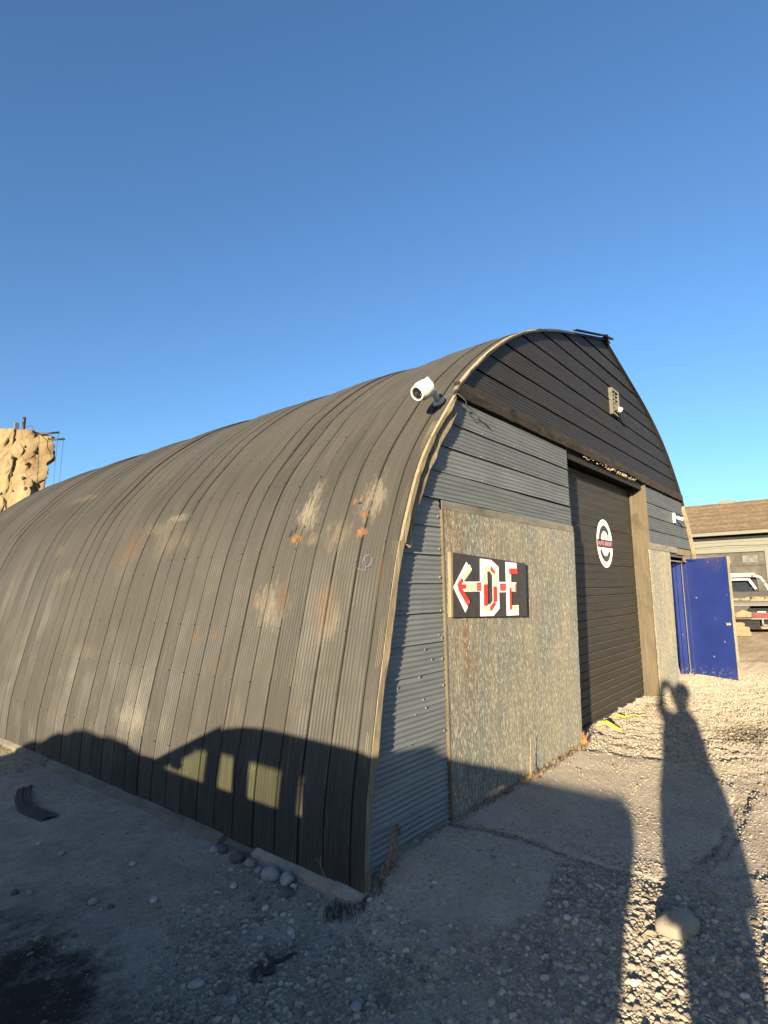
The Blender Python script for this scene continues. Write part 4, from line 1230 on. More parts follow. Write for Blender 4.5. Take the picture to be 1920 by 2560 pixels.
def outside_shed(x, y): return ~((x > -.10) & (y > -.03) & (x < 11.2))
def onslab(x, y):
    m = np.zeros(x.shape, bool)
    for p in SLABS: m |= inpoly(x, y, p)
    return m & (bury(x, y) < .02)
def d_near(x, y):
    g = gravelness(x, y)
    return np.where(onslab(x, y), .05 + .55 * sstep(-.75, -1.25, y + .5 * vnoise(x, y, 2.2, 31)) + .35 * sstep(.1, -.25, x + .3 * vnoise(x, y, 2.4, 32)), g * .95 + .02) * outside_shed(x, y)
logr = lambda lo, hi, p: (lambda r, m: lo * (hi / lo) ** (r.rand(m) ** p))
tone = lambda r, m: np.clip(r.beta(2.2, 2.6, m) + (r.rand(m) > .93) * .35, 0, 1)
scatter('gravel', 'coarse grey gravel spread over the foreground between camera and shed corner', 13000, (-1.9, .9, -2.3, 1.5), d_near, logr(.008, .021, 1.7), tone, 2, 1)
scatter('gravel', 'small gravel packed between the coarse foreground stones', 42000, (-1.9, 1.2, -2.4, 1.5), d_near, logr(.0038, .010, 1.2), tone, 1, 6)
scatter('gravel', 'finest grit between the foreground gravel stones', 24000, (-1.9, 1.2, -2.4, 1.6), lambda x, y: d_near(x, y) * .9 + .10 * outside_shed(x, y), logr(.0025, .005, 1.2), tone, 1, 2)
def d_right(x, y):
    edge = sstep(3.35, 3.75, x + .5 * vnoise(x, y, 1.5, 40) + .35 * (y + .6) * (y < -.6))
    return np.where(onslab(x, y), .04, .15 + .85 * edge) * ((y < .18) & (outside_shed(x, y) | ((x > 3.9) & (x < 7.0) & (y < .18))))
scatter('gravel', 'sunlit loose gravel in front of the roller door and side door', 42000, (2.6, 10.5, -3.6, .18), lambda x, y: d_right(x, y) * (1.15 - .07 * (x - 3)), logr(.005, .0155, 1.4), tone, 1, 3, .30)
scatter('gravel', 'thin scatter of grit over concrete slabs and their joints', 30000, (-.3, 3.8, -3.2, -.03), lambda x, y: np.where(onslab(x, y), .22 + .6 * sstep(-.35, -.85, y + .4 * vnoise(x, y, 1.8, 33)) * (x > 1.1), .95), logr(.0028, .0085, 1.7), tone, 1, 4)
scatter('gravel', 'sparse pebbles on the smooth dirt along the long side', 3000, (-2.4, -.1, .9, 6.0), lambda x, y: (.06 + .45 * np.exp(-((x + .2) / .12) ** 2) + .3 * (vnoise(x, y, 2.2, 51) > .27)) * outside_shed(x, y), logr(.003, .012, 2.2), tone, 2, 5)

# ------------------------------------------------------------------ weeds and litter
def blades(mb, c, n, h, spread, w=.003, lean=.6, zf=None):
    for _ in range(n):
        a = rnd.uniform(0, 6.283); r = spread * math.sqrt(rnd.random())
        x, y = c[0] + r * math.cos(a), c[1] + r * math.sin(a); z = c[2] if zf is None else zf(x, y)
        b = rnd.uniform(0, 6.283); L = h * rnd.uniform(.4, 1.1); k = rnd.uniform(.1, lean)
        p0 = Vector((x, y, z - .005)); p1 = p0 + Vector((math.cos(b) * k * L * .4, math.sin(b) * k * L * .4, L * .6)); p2 = p0 + Vector((math.cos(b) * k * L, math.sin(b) * k * L, L))
        s = Vector((-math.sin(b), math.cos(b), 0)) * w
        mb.add([p0 - s, p0 + s, p1 + s * .8, p1 - s * .8, p2], [(0, 1, 2, 3), (3, 2, 4)])
def leaves(mb, c, n, spread, size, hmax):
    for _ in range(n):
        p = Vector((c[0] + rnd.gauss(0, spread[0]), c[1] + rnd.gauss(0, spread[1]), c[2] + rnd.random() ** 2 * hmax))
        u = Vector((rnd.uniform(-1, 1), rnd.uniform(-1, 1), rnd.uniform(-.6, .6))).normalized() * size * rnd.uniform(.5, 1.3)
        v = u.cross(Vector((rnd.uniform(-1, 1), rnd.uniform(-1, 1), rnd.uniform(.2, 1)))).normalized() * size * .35
        mb.add([p - u, p + v, p + u, p - v + Vector((0, 0, size * .2))], [(0, 1, 2, 3)])
cw = thing('dry_weed', 'dry brown stalky weed standing at the shed corner before the blue-grey sheets', 'weed', (0, 0, 0))
zc = -.10
def stalk(mb, pts, r0, r1=.0015, twigs=0):
    pts = [Vector(p) for p in catmull([Vector(p) for p in pts], 4)]
    k = len(pts)
    mb.tube(pts, [r0 + (r1 - r0) * i / (k - 1) for i in range(k)], 5)
    for _ in range(twigs):
        i = rnd.randint(k // 4, k - 2); p = pts[i]
        d = Vector((rnd.uniform(-1, 1), rnd.uniform(-.6, .4), rnd.uniform(.1, .9))).normalized() * rnd.uniform(.01, .04)
        mb.tube([p, p + d * .5, p + d], [.0022, .0016, .001], 4)
mb = MB()
stalk(mb, [(.14, -.10, zc), (.16, -.10, .02), (.195, -.10, .10), (.20, -.10, .30)], .009, .003, 22)
stalk(mb, [(.19, -.10, .08), (.235, -.10, .13), (.27, -.10, .21)], .005, .0015, 8)
stalk(mb, [(.26, -.07, zc + .02), (.29, -.07, .06), (.305, -.07, .12), (.315, -.07, .20)], .0075, .0028, 22)
stalk(mb, [(.29, -.07, .02), (.265, -.06, .12), (.30, -.06, .24)], .0028, .001, 6)
mb.obj('stems', MAT['weed'], cw)
mb = MB(); leaves(mb, (.20, -.10, zc + .02), 150, (.07, .03), .014, .09); leaves(mb, (.31, -.07, .13), 50, (.012, .01), .013, .07); mb.obj('dead_leaves', MAT['litter'], cw)
mb = MB(); blades(mb, (.18, -.11, zc), 46, .06, .12, .0018, 1.4, g1); stalk(mb, [(.20, -.16, -.04), (.32, -.13, -.01), (.42, -.11, .03)], .0035); mb.obj('straw', MAT['straw'], cw)

mt = MB(); blades(mt, (-.16, -.02, -.17), 420, .05, .13, .0016, 1.3, g1); blades(mt, (.02, -.06, -.1), 160, .05, .10, .0016, 1.3, g1)
tag(mt.obj('grass_tuft', MAT['moss']), 'dark matted dry grass tuft at the foot of the shed corner', 'grass tuft')
mt = MB()
stalk(mt, [(-.14, .16, -.17), (-.13, .17, -.06), (-.15, .20, .04), (-.14, .20, .09)], .0022); stalk(mt, [(-.14, .18, -.02), (-.12, .24, .03), (-.13, .27, .05)], .0016); stalk(mt, [(-.25, .15, -.14), (-.20, .20, -.13), (-.14, .28, -.11)], .0022)
tag(mt.obj('dry_twig', MAT['straw']), 'bare thin twig sticking up before the dark side sheets at the corner', 'twig')
st = MB(); stalk(st, [(2.235, -.10, -.02), (2.255, -.10, .12), (2.27, -.102, .24), (2.285, -.105, .37)], .0028, .0012, 4)
stalk(st, [(2.27, -.10, -.02), (2.262, -.102, .08), (2.25, -.10, .20)], .0018, .001, 2)
tag(st.obj('dry_stalk', MAT['straw']), 'single upright straw stalk against the plywood, casting a slanted shadow', 'weed')
ow = thing('dry_weed', 'bright orange dry weed at the right foot of the big plywood patch', 'weed')
mb = MB(); zz = g1(3.66, -.09)

for k in range(46):
    h = rnd.random() ** 1.6 * .15; w = .045 * (1 - h / .17)
    leaves(mb, (3.65 + rnd.uniform(-w, w), -.085 + rnd.uniform(-.5, .5) * w, zz + h), 1, (.004, .004), .018 * (1 - h * 3), .01)
blades(mb, (3.65, -.085, zz), 30, .16, .035, .002, .8, g1); mb.obj('leaves', MAT['leaf'], ow)
mb = MB()
for k in range(70):
    x = rnd.uniform(.5, 3.65); w = .02 + .05 * rnd.random() * (1.4 if x > 1.9 else .8)
    y = -.045 - w; leaves(mb, (x, y, g1(x, y) + .004), 9 if x > 1.7 else 4, (.05, .02), .011, .035)
    if rnd.random() < .7: blades(mb, (x, y, 0), 5, .05, .05, .0016, 1.6, g1)
tag(mb.obj('leaf_litter', MAT['litter']), 'dead leaves and grass gathered along the foot of the front wall', 'leaf litter', None, 'stuff')
mb = MB()
for k in range(60):
    x = rnd.uniform(2.0, 3.7); y = -.06 - rnd.random() * .06
    blades(mb, (x, y, 0), 6, .045, .05, .0016, 1.6, g1)
tag(mb.obj('straw_litter', MAT['straw']), 'pale straw bits along the foot of the plywood', 'straw', None, 'stuff')
mb = MB()
for k in range(260):
    y = rnd.uniform(4.75, 8.5); x = -.12 - abs(rnd.gauss(0, .22))
    blades(mb, (x, y, 0), 5, .06, .06, .0025, 1.4, g1)
tag(mb.obj('dry_grass', MAT['straw']), 'low dry grass along the far end of the long side', 'grass', None, 'stuff')
mb = MB()
for k in range(70):
    t = rnd.random(); x, y = (1.0 + .08 * math.sin(t * 5) - .1 * t, -.05 - 1.6 * t) if k % 2 else (.9 + 2.3 * t, -1.60 - .14 * math.sin(t * 3.1))
    leaves(mb, (x, y, g1(x, y) + .003), 4, (.03, .03), .010, .012)
tag(mb.obj('joint_litter', MAT['litter']), 'dark crumbs caught in the joints between the concrete slabs', 'leaf litter', None, 'stuff')
mb = MB(); z = g1(1.02, -1.76) + .006
mb.tube([(1.00, -1.74, z), (1.03, -1.77, z + .004), (1.01, -1.81, z + .006), (.97, -1.80, z + .004), (1.06, -1.72, z + .012)], .003, 5)
tag(mb.obj('bent_straw', MAT['straw']), 'tiny bent pale straw lying in the photographer shadow above the boulder', 'straw')

# ------------------------------------------------------------------ garage behind
gar = thing('garage', 'long pale garage with brown shingle roof and brown overhead door', 'garage', (30.6, 0, 0))
Y0, Y1 = -11.0, 17.0
MB().box(.03, 8.0, Y0, Y1, 0, 4.18).obj('wall', MAT['garage'], gar)
for zz in np.arange(.1, 4.0, .29):
    for a, b in ((Y0, .50), (3.95, Y1)) if zz < 3.30 else ((Y0, Y1),):
        mb = MB(); mb.add([(-.018, a, zz), (-.018, b, zz), (.028, b, zz + .285), (.028, a, zz + .285), (.028, a, zz), (.028, b, zz)], [(0, 1, 2, 3), (0, 4, 5, 1)])
        mb.obj('siding_board', MAT['garage'], gar)
MB().box(-.035, .027, Y0, Y1, 3.99, 4.19).obj('eave_shade_band', MAT['nearblack'], gar)  # near-black band painted in for the shade under the eave
MB().box(-.55, .03, Y0, Y1, 4.195, 4.21).obj('soffit', MAT['nearblack'], gar)
mb = MB(); mb.box(-.58, -.552, Y0 - .2, Y1 + .2, 4.23, 4.39); mb.obj('fascia', MAT['fascia'], gar)
mb = MB(); mb.box(-.66, -.584, Y0 - .2, Y1 + .2, 4.20, 4.275); mb.obj('gutter', MAT['garage'], gar, .01)
RX0, RZ0, RX1, RZ1 = -.62, 4.39, 3.55, 6.33
rows = 30
for k in range(rows):                                 # courses of shingles
    a, b = k / rows, (k + 1) / rows
    xa, za = RX0 + (RX1 - RX0) * a, RZ0 + (RZ1 - RZ0) * a
    xb, zb2 = RX0 + (RX1 - RX0) * b, RZ0 + (RZ1 - RZ0) * b
    mb = MB(); mb.add([(xa, Y0 - .3, za + .030), (xa, Y1 + .3, za + .030), (xb + .04, Y1 + .3, zb2 + .014), (xb + .04, Y0 - .3, zb2 + .014), (xa, Y0 - .3, za - .01), (xa, Y1 + .3, za - .01)], [(0, 1, 2, 3), (0, 4, 5, 1)])
    mb.obj('shingle_course', MAT['shingle'], gar)
mb = MB(); mb.add([(RX0, Y0 - .3, RZ0 - .015), (RX0, Y1 + .3, RZ0 - .015), (RX1, Y1 + .3, RZ1), (RX1, Y0 - .3, RZ1), (8.6, Y0 - .3, RZ0), (8.6, Y1 + .3, RZ0)], [(0, 1, 2, 3), (3, 2, 5, 4)])
mb.obj('roof_deck', MAT['shingle'], gar)
mb = MB(); mb.box(3.30, 3.65, 2.15, 2.85, 6.24, 6.44); mb.obj('roof_vent', MAT['fascia'], gar, .03)
gd = MB().box(-.005, .025, .66, 3.86, 0, 3.33).obj('overhead_door', MAT['nearblack'], gar)
ph = 3.31 / 5
for k in range(5):
    mb = MB(); mb.box(-.028, -.006, .68, 3.84, k * ph + .008, (k + 1) * ph - .008); mb.obj('door_panel', MAT['gdoor'], gd, .006)
for y in (.98, 2.13, 3.10):
    MB().box(-.036, -.029, y, y + .62, 2.86, 3.16).obj('window', MAT['pane'], gd)
    MB().box(-.037, -.029, y - .03, y + .65, 2.825, 2.858).obj('window_trim', MAT['garage'], gd)
mb = MB(); mb.box(-.045, .02, .50, .655, 0, 3.45); mb.box(-.045, .02, 3.865, 4.02, 0, 3.45); mb.box(-.044, .02, .657, 3.863, 3.345, 3.45); mb.obj('door_trim', MAT['garage'], gar)
mb = MB(); mb.tube([(-.05, Y0 + 13.2 + 2.0 * k, 3.70 - .10 * math.sin(math.pi * (k % 4) / 4) - .0 * k) for k in range(-2, 3)], .010, 5)
mb.obj('wire', MAT['dsteel'], gar)

# ------------------------------------------------------------------ truck by the garage
TA = math.radians(25)
truck = thing('flatbed_truck', 'black flatbed truck with a white and red tube rack, seen from behind', 'truck', (20.2, .75, 0), TA - math.pi / 2)
# local: x to the right, y forward, z up
mb = MB(); mb.box(.0, 2.35, .0, 3.4, .99, 1.12); mb.obj('deck', MAT['deck'], truck, .02)
mb = MB(); mb.box(.03, 2.32, -.05, .0, 1.0, 1.03); mb.obj('deck_lip', MAT['steel'], truck, .008)
mb = MB(); mb.prism([(.05, .78), (.40, .82), (.55, .985), (.03, .985)], .02, .12); mb.obj('deck_corner', MAT['dsteel'], truck)
mb = MB(); mb.box(.35, .60, .1, 5.2, .55, .93); mb.box(1.75, 2.0, .1, 5.2, .55, .93); mb.box(.3, 2.1, .3, .5, .6, .9); mb.box(.1, 2.25, .35, 3.4, .18, .88); mb.obj('chassis_and_shade', MAT['nearblack'], truck)  # frame rails, plus a black box filling in the shade under the deck
cab = mb = MB(); 
mb.prism([(3.55, .55), (3.55, 1.42), (3.75, 2.02), (4.9, 2.05), (5.3, 1.42), (6.6, 1.32), (6.7, .55)], .2, 2.1, Matrix(((0, 1, 0, 0), (1, 0, 0, 0), (0, 0, 1, 0), (0, 0, 0, 1))))
mb.obj('cab', MAT['cabp'], truck, .04)
mb = MB(); mb.add([(.36, 3.563, 1.46), (1.94, 3.563, 1.46), (1.84, 3.735, 1.96), (.46, 3.735, 1.96), (.36, 3.553, 1.46), (1.94, 3.553, 1.46), (1.84, 3.725, 1.96), (.46, 3.725, 1.96)], [(0, 1, 2, 3), (7, 6, 5, 4), (0, 4, 5, 1), (1, 5, 6, 2), (2, 6, 7, 3), (3, 7, 4, 0)]); mb.obj('rear_window', MAT['cabglass'], truck)
def banded(name, pts, r, bands, parent):
    """a white tube with red bands: each band a thin sleeve of its own"""
    mb = MB(); mb.tube(pts, r, 10); o = mb.obj(name, MAT['whiteband'], parent)
    for i, t0, t1 in bands:
        a, b = Vector(pts[i]), Vector(pts[i + 1])
        mb = MB(); mb.tube([a.lerp(b, t0), a.lerp(b, t1)], r * 1.08, 10); mb.obj('red_band', MAT['redband'], o)
    return o
yr = 3.15
hoop = [(.02, yr - .5, 1.14), (.12, yr, 1.78), (.22, yr, 1.98), (.36, yr, 2.06), (1.9, yr, 2.06), (2.04, yr, 1.99), (2.13, yr, 1.84), (2.30, yr - .5, 1.14)]
banded('rack_hoop', hoop, .045, [(3, .03, .10), (3, .86, .93), (6, .05, .15)], truck)
mb = MB(); mb.tube([(.4, yr + .25, 2.15), (1.92, yr + .25, 2.15)], .028, 8); mb.obj('rack_rail', MAT['cream'], truck)
mb = MB(); mb.bar((.62, yr - .02, 1.93), (1.58, yr - .02, 1.93), .03, .075); mb.bar((1.60, yr - .02, 1.95), (1.83, yr - .02, 1.55), .09, .03, (0, 1, 0)); mb.obj('rack_brace', MAT['whiteband'], truck)
mb = MB(); mb.box(.1, 2.2, 3.0, 3.08, 1.13, 1.45); mb.obj('headboard', MAT['cabp'], truck, .01)
mb = MB()
for k in range(9): 
    x = .2 + k * .22; mb.box(x, x + rnd.uniform(.1, .2), 2.3 + rnd.uniform(0, .4), 2.75, 1.125, 1.18 + rnd.uniform(0, .09))
mb.obj('deck_load', MAT['sandw'], truck, .01)
mb = MB(); mb.box(1.05, 1.85, 1.4, 1.46, 1.125, 1.20); mb.obj('side_board', MAT['sandw'], truck, .01)
tb = MB().box(.55, 1.35, -.03, .06, .58, .80).obj('lamp_box', MAT['dsteel'], truck, .01)
for x in (.62, .86): MB().box(x, x + .19, -.048, -.031, .61, .74).obj('tail_lamp', MAT['taill'], tb, .012)
MB().box(.74, .98, -.045, -.031, .765, .81).obj('plate_lamp', MAT['decal'], tb, .006)
mb = MB(); mb.box(.50, 1.40, -.06, .02, .545, .575); mb.bar((.86, -.05, .56), (.86, -.05, .35), .04, .04); mb.bar((.86, -.05, .35), (1.05, -.05, .35), .04, .04); mb.obj('hitch', MAT['steel'], truck)
mb = MB(); mb.box(.9, 2.2, .2, .3, .20, .30); mb.obj('tow_bar', MAT['sandw'], truck, .01)
mb = MB(); mb.prism([(.08, .62), (.12, .78), (.30, .86), (.62, .76), (.58, .62)], -.02, .3); mb.obj('timber_block', MAT['sandw'], truck, .015)
mb = MB(); mb.box(.05, .52, -.03, .25, .545, .60); mb.obj('ledge', MAT['jamb'], truck)
for x, y in ((.32, 1.3), (2.0, 1.3), (.32, 5.6), (2.0, 5.6)):
    M = Matrix.Translation((x, y, .39)) @ Matrix.Rotation(math.radians(90), 4, 'Y')
    mb = MB(); mb.lathe([(.20, -.13), (.37, -.13), (.39, -.08), (.39, .08), (.37, .13), (.20, .13)], M, 24); w = mb.obj('wheel', MAT['rubber'], truck)
    mb = MB(); mb.lathe([(.04, -.10), (.19, -.132), (.198, .132), (.04, .10)], M, 16); mb.obj('rim', MAT['dsteel'], w)
mb = MB(); mb.lathe([(.13, 0), (.13, .06), (.12, .14), (.08, .20), (.001, .225)], Matrix.Translation((.62, 4.3, 2.05)), 18); mb.obj('beacon', MAT['whiteband'], truck)
crib = thing('timber_stack', 'stepped stack of tan timber blocks on the ground behind the flatbed truck', 'timber', (19.75, .62, 0), TA - math.pi / 2)
mb = MB(); mb.box(-.25, .42, 0, .3, .02, .17); mb.obj('timber', MAT['sandw'], crib, .03)
mb = MB(); mb.box(-.25, .40, .02, .3, .175, .31); mb.obj('timber', MAT['sandw'], crib, .03)
mb = MB(); mb.box(-.25, .26, .02, .28, .315, .45); mb.obj('timber', MAT['sandw'], crib, .03)

# ------------------------------------------------------------------ climbing wall
rw = thing('climbing_wall', 'sandy moulded climbing tower with dark holds behind the shed', 'climbing wall')
PL = [Vector(p) for p in ((1.95, 22.1), (3.15, 20.55), (4.22, 19.02), (4.72, 18.95), (4.92, 19.55), (4.8, 21.0), (3.3, 23.2))]
ring_pts = []
for i in range(len(PL)):
    a, b = PL[i], PL[(i + 1) % len(PL)]; k = max(3, int((b - a).length / .055))
    for j in range(k): ring_pts.append(a.lerp(b, j / k))
cen = Vector((3.7, 20.9)); nz_ = 140
def rockd(p):
    f = 0
    for s, a in ((.75, .42), (1.7, .26), (3.6, .15)):
        q = p * s
        c = mnoise.voronoi(q)[0]
        f += a * (c[1] - c[0]) ; f += a * .6 * mnoise.noise(q * 1.3)
    return f
vs_ = []; np_ = len(ring_pts); top = 7.45
for k in range(nz_ + 1):
    z = top * k / nz_
    for q in ring_pts:
        d = (q - cen).normalized()
        cap = .20 * float(sstep(6.45, 6.70, z)) * float(sstep(3.8, 4.7, q.x)) + .05 * float(sstep(6.4, 6.75, z))
        tz = top + .28 * (1 - float(sstep(2.4, 4.7, q.x))) - .12 * float(sstep(4.4, 4.9, q.x))
        zz = min(z / top * tz, tz)
        dd_ = rockd(Vector((q.x, q.y, zz * .8))) - .22 + cap
        vs_.append((q.x + d.x * dd_, q.y + d.y * dd_, zz))
fs = [(k * np_ + i, k * np_ + (i + 1) % np_, (k + 1) * np_ + (i + 1) % np_, (k + 1) * np_ + i) for k in range(nz_) for i in range(np_)]
fs.append(tuple(nz_ * np_ + i for i in range(np_)))
mb = MB(); mb.add(vs_, fs, False)
mb.obj('rock_body', MAT['rock'], rw)
holdm = rock_mesh('climbing_hold', 5, (.085, .085, .06), 2, .3)
holdm.materials.append(MAT['hold'])
nh = 0
for k in range(nz_ + 1):
    for i in range(np_):
        pass
cand = [(k, i) for k in range(20, nz_ - 4) for i in range(np_)]
rnd.shuffle(cand)
placed = []
for k, i in cand:
    p = Vector(vs_[k * np_ + i])
    q = ring_pts[i]
    if q.y > 20.9 and q.x > 3: continue
    if p.z < 4.0: continue
    if any((p - o_).length < .34 for o_ in placed): continue
    placed.append(p)
    o = link('climbing_hold', holdm, rw)
    o.location = p + Vector(((q - cen).normalized().x, (q - cen).normalized().y, 0)) * .02
    o.rotation_euler = (rnd.uniform(0, 3), rnd.uniform(0, 3), rnd.uniform(0, 3)); s = rnd.uniform(.45, .85); o.scale = (s, s, s * .8)
    if len(placed) >= 75: break
mb = MB(); mb.tube([(4.25, 19.9, 7.3), (4.25, 19.9, 8.08)], .05, 10); mb.tube([(4.25, 19.9, 7.9), (4.25, 19.9, 8.15)], .055, 10); mb.obj('mast', MAT['dsteel'], rw)
mb = MB(); mb.box(3.98, 4.12, 19.95, 20.05, 7.62, 7.92); mb.obj('junction_box', MAT['steel'], rw, .01)
mb = MB(); mb.tube([(4.06, 20.0, 7.3), (4.06, 20.0, 7.7)], .03, 8); mb.tube([(4.1, 19.95, 7.65), (4.25, 19.9, 7.66)], .03, 8); mb.tube([(3.72, 20.2, 7.66), (3.86, 20.1, 7.64)], .022, 6); mb.obj('bracket', MAT['dsteel'], rw)
for a, b in (((4.45, 18.95, 7.38), (4.92, 18.57, 7.47)), ((4.75, 18.85, 7.22), (5.06, 18.46, 7.24))):
    mb = MB(); mb.tube([a, b], .035, 8); e = Vector(b); mb.lathe([(.05, -.02), (.05, .02)], Matrix.Translation(e) @ Matrix.Rotation(1.2, 4, 'Y'), 10); mb.obj('pulley_arm', MAT['dsteel'], rw)
    mb = MB(); mb.tube([e, e + Vector((-.03, .02, -1.2)), e + Vector((-.10, .02, -4.5))], .006, 4); mb.obj('rope', MAT['dsteel'], rw)
mb = MB(); mb.tube([(4.30, 19.85, 7.8), (4.33, 19.4, 7.75), (4.35, 19.0, 7.45), (4.37, 18.72, 7.2), (4.36, 18.62, 6.6), (4.38, 18.6, 5.4)], .010, 4); mb.obj('rope', MAT['dsteel'], rw)

# ------------------------------------------------------------------ what stands behind the photographer and throws the shadows
car = thing('parked_car', 'parked car out of view, seen only as a big shadow with lit window gaps', 'car', (-4.93, 0, -.16))
CW = .86
Mx = Matrix(((0, 1, 0, 0), (1, 0, 0, 0), (0, 0, 1, 0), (0, 0, 0, 1)))
dz = .07
low = [(-2.56, .42), (-2.62, .62), (-2.62, .99), (-2.50, 1.045), (-1.60, 1.045), (-1.50, .97), (-1.0, .915), (1.30, .915), (1.48, .975), (1.80, .96), (2.05, .86), (2.12, .62), (2.05, .30), (-2.70, .28)]
mb = MB(); mb.prism([(y, z + dz) for y, z in low], -CW, CW, Mx)
mb.obj('body', MAT['carpaint'], car, .05)
roofp = [(-1.24, 1.40), (-1.0, 1.44), (-.3, 1.45), (.0, 1.445), (.22, 1.425), (.42, 1.385), (.60, 1.32), (.38, 1.365), (-.3, 1.42), (-1.1, 1.405)]
mb = MB(); mb.prism([(y, z + dz) for y, z in roofp], -.68, .68, Mx); mb.obj('roof', MAT['carpaint'], car, .02)
for s in (-1, 1):
    mb = MB()
    top_ = lambda y: (s * .69, y, 1.34 + dz); bot = lambda y: (s * .82, y, .84 + dz)
    mb.bar((s * .69, .50, 1.36 + dz), (s * .80, 1.47, .93 + dz), .06, .06)
    mb.bar((s * .69, .195, 1.385 + dz), bot(.195), .05, .19, (0, 1, 0))
    mb.bar((s * .69, -.74, 1.385 + dz), bot(-.74), .05, .20, (0, 1, 0))
    mb.bar((s * .685, -1.07, 1.40 + dz), (s * .80, -1.14, .86 + dz), .05, .42, (0, 1, 0))
    mb.bar((s * .69, -1.18, 1.37 + dz), (s * .78, -1.62, 1.03 + dz), .08, .10)
    mb.bar((s * .685, -1.10, 1.400 + dz), (s * .685, .12, 1.405 + dz), .05, .03)
    mb.bar((s * .80, -1.35, .94 + dz), (s * .72, -1.14, 1.30 + dz), .05, .30, (0, .3, 1))
    mb.obj('pillars', MAT['carpaint'], car)
    mb = MB(); mb.add([(s * .805, 1.25, .915 + dz), (s * .815, .18, .915 + dz), (s * .69, .18, 1.40 + dz), (s * .69, .50, 1.40 + dz)], [(0, 1, 2, 3)]); mb.obj('window', MAT['carglass'], car)
    mb = MB(); mb.add([(s * .815, .12, .915 + dz), (s * .815, -.68, .915 + dz), (s * .69, -.68, 1.40 + dz), (s * .69, .12, 1.40 + dz)], [(0, 1, 2, 3)]); mb.obj('window', MAT['carglass'], car)
    mb = MB(); mb.prism([(1.06, .93 + dz), (1.2, .93 + dz), (1.2, 1.02 + dz), (1.08, 1.03 + dz)], s * .95 - .09, s * .95 + .09, Mx); mb.obj('mirror', MAT['carpaint'], car, .02)
    for y in (-1.85, 1.22):
        M = Matrix.Translation((s * .76, y, .32)) @ Matrix.Rotation(math.radians(90), 4, 'Y')
        mb = MB(); mb.lathe([(.18, -.105), (.30, -.105), (.32, -.07), (.32, .07), (.30, .105), (.18, .105)], M, 28); w = mb.obj('wheel', MAT['rubber'], car)
        mb = MB(); mb.lathe([(.03, -.09), (.17, -.108), (.178, .108), (.03, .09)], M, 18); mb.obj('rim', MAT['steel'], w)
    mb = MB(); mb.box(s * .62 - .16, s * .62 + .16, -2.645, -2.622, .80 + dz, .96 + dz); mb.obj('taillight', MAT['taill'], car, .02)
    mb = MB(); mb.box(s * .62 - .16, s * .62 + .16, 2.10, 2.135, .66 + dz, .78 + dz); mb.obj('headlight', MAT['decal'], car, .02)
mb = MB(); mb.add([(-.76, 1.46, .97 + dz), (.76, 1.46, .97 + dz), (.66, .52, 1.38 + dz), (-.66, .52, 1.38 + dz)], [(0, 1, 2, 3)]); mb.obj('windscreen', MAT['carglass'], car)
mb = MB(); mb.add([(-.74, -1.60, 1.05 + dz), (.74, -1.60, 1.05 + dz), (.66, -1.22, 1.38 + dz), (-.66, -1.22, 1.38 + dz)], [(0, 1, 2, 3)]); mb.obj('rear_window', MAT['carglass'], car)
for x in (-.38, .38):
    mb = MB(); mb.box(x - .25, x + .25, -.12, .42, .45 + dz, .62 + dz); mb.bar((x, -.02, .55 + dz), (x, -.12, .86 + dz), .48, .13, (0, 1, 0)); mb.obj('seat', MAT['seat'], car, .03)
mb = MB(); mb.box(-.66, .66, -1.0, -.55, .45 + dz, .62 + dz); mb.bar((0, -.95, .55 + dz), (0, -1.05, .86 + dz), 1.3, .13, (0, 1, 0)); mb.obj('rear_seat', MAT['seat'], car, .03)

hp = bpy.data.meshes.new('shadow_blocker')  # unseen added mound, outline shaped only to cast the hump shadow
hx = np.linspace(-2.2, 2.2, 70); hy = np.linspace(-2.4, 2.4, 80)
HX, HY = np.meshgrid(hx, hy)
tp = np.interp(HY, [-2.4, -2.0, -1.45, -1.07, -.72, -.37, .12, .48, .8, 1.0, 1.28, 1.53, 1.8, 2.4], [0, .9, 1.57, 1.64, 1.66, 1.67, 1.62, 1.55, 1.43, 1.36, 1.31, 1.25, .9, -.2])
HZ = tp * (1 - np.clip(np.abs(HX) / 2.1, 0, 1) ** 1.6) + vnoise(HX, HY, 3, 61) * .07 + vnoise(HX, HY, 9, 62) * .03 - .12
blocker = link('shadow_blocker', grid_mesh('shadow_blocker', HX, HY, HZ, MAT['blocker']))
blocker.location = (-7.5, 2.22, -.10)
tag(blocker, 'unseen added mound, shaped to cast the rounded shadow hump left of the car shadow', 'blocker')

# the photographer: one continuous body, grown over a skeleton
per = thing('person', 'person taking the photo with both arms raised, casting the long shadow on the gravel', 'person', (-3.24, -2.83, -.12))
V_ = {'pel': ((0, .0, .96), .155), 'wai': ((0, .0, 1.12), .140), 'che': ((0, -.005, 1.32), .160), 'nek0': ((.0, -.05, 1.50), .085), 'nek': ((.01, -.09, 1.58), .055), 'hd': ((.02, -.12, 1.70), .10), 'hd2': ((.02, -.12, 1.82), .085),
      'shl': ((0, .13, 1.42), .075), 'ell': ((.10, .25, 1.52), .066), 'wrl': ((.22, .24, 1.78), .040),
      'shr': ((0, -.17, 1.42), .075), 'elr': ((.10, .0, 1.56), .066), 'wrr': ((.20, .11, 1.79), .040),
      'hpl': ((0, .085, .90), .125), 'knl': ((.01, .075, .50), .085), 'anl': ((-.02, .065, .09), .058), 'tol': ((.13, .075, .04), .042),
      'hpr': ((0, -.085, .90), .125), 'knr': ((.01, -.065, .50), .085), 'anr': ((-.02, -.055, .09), .058), 'tor': ((.13, -.065, .04), .042)}
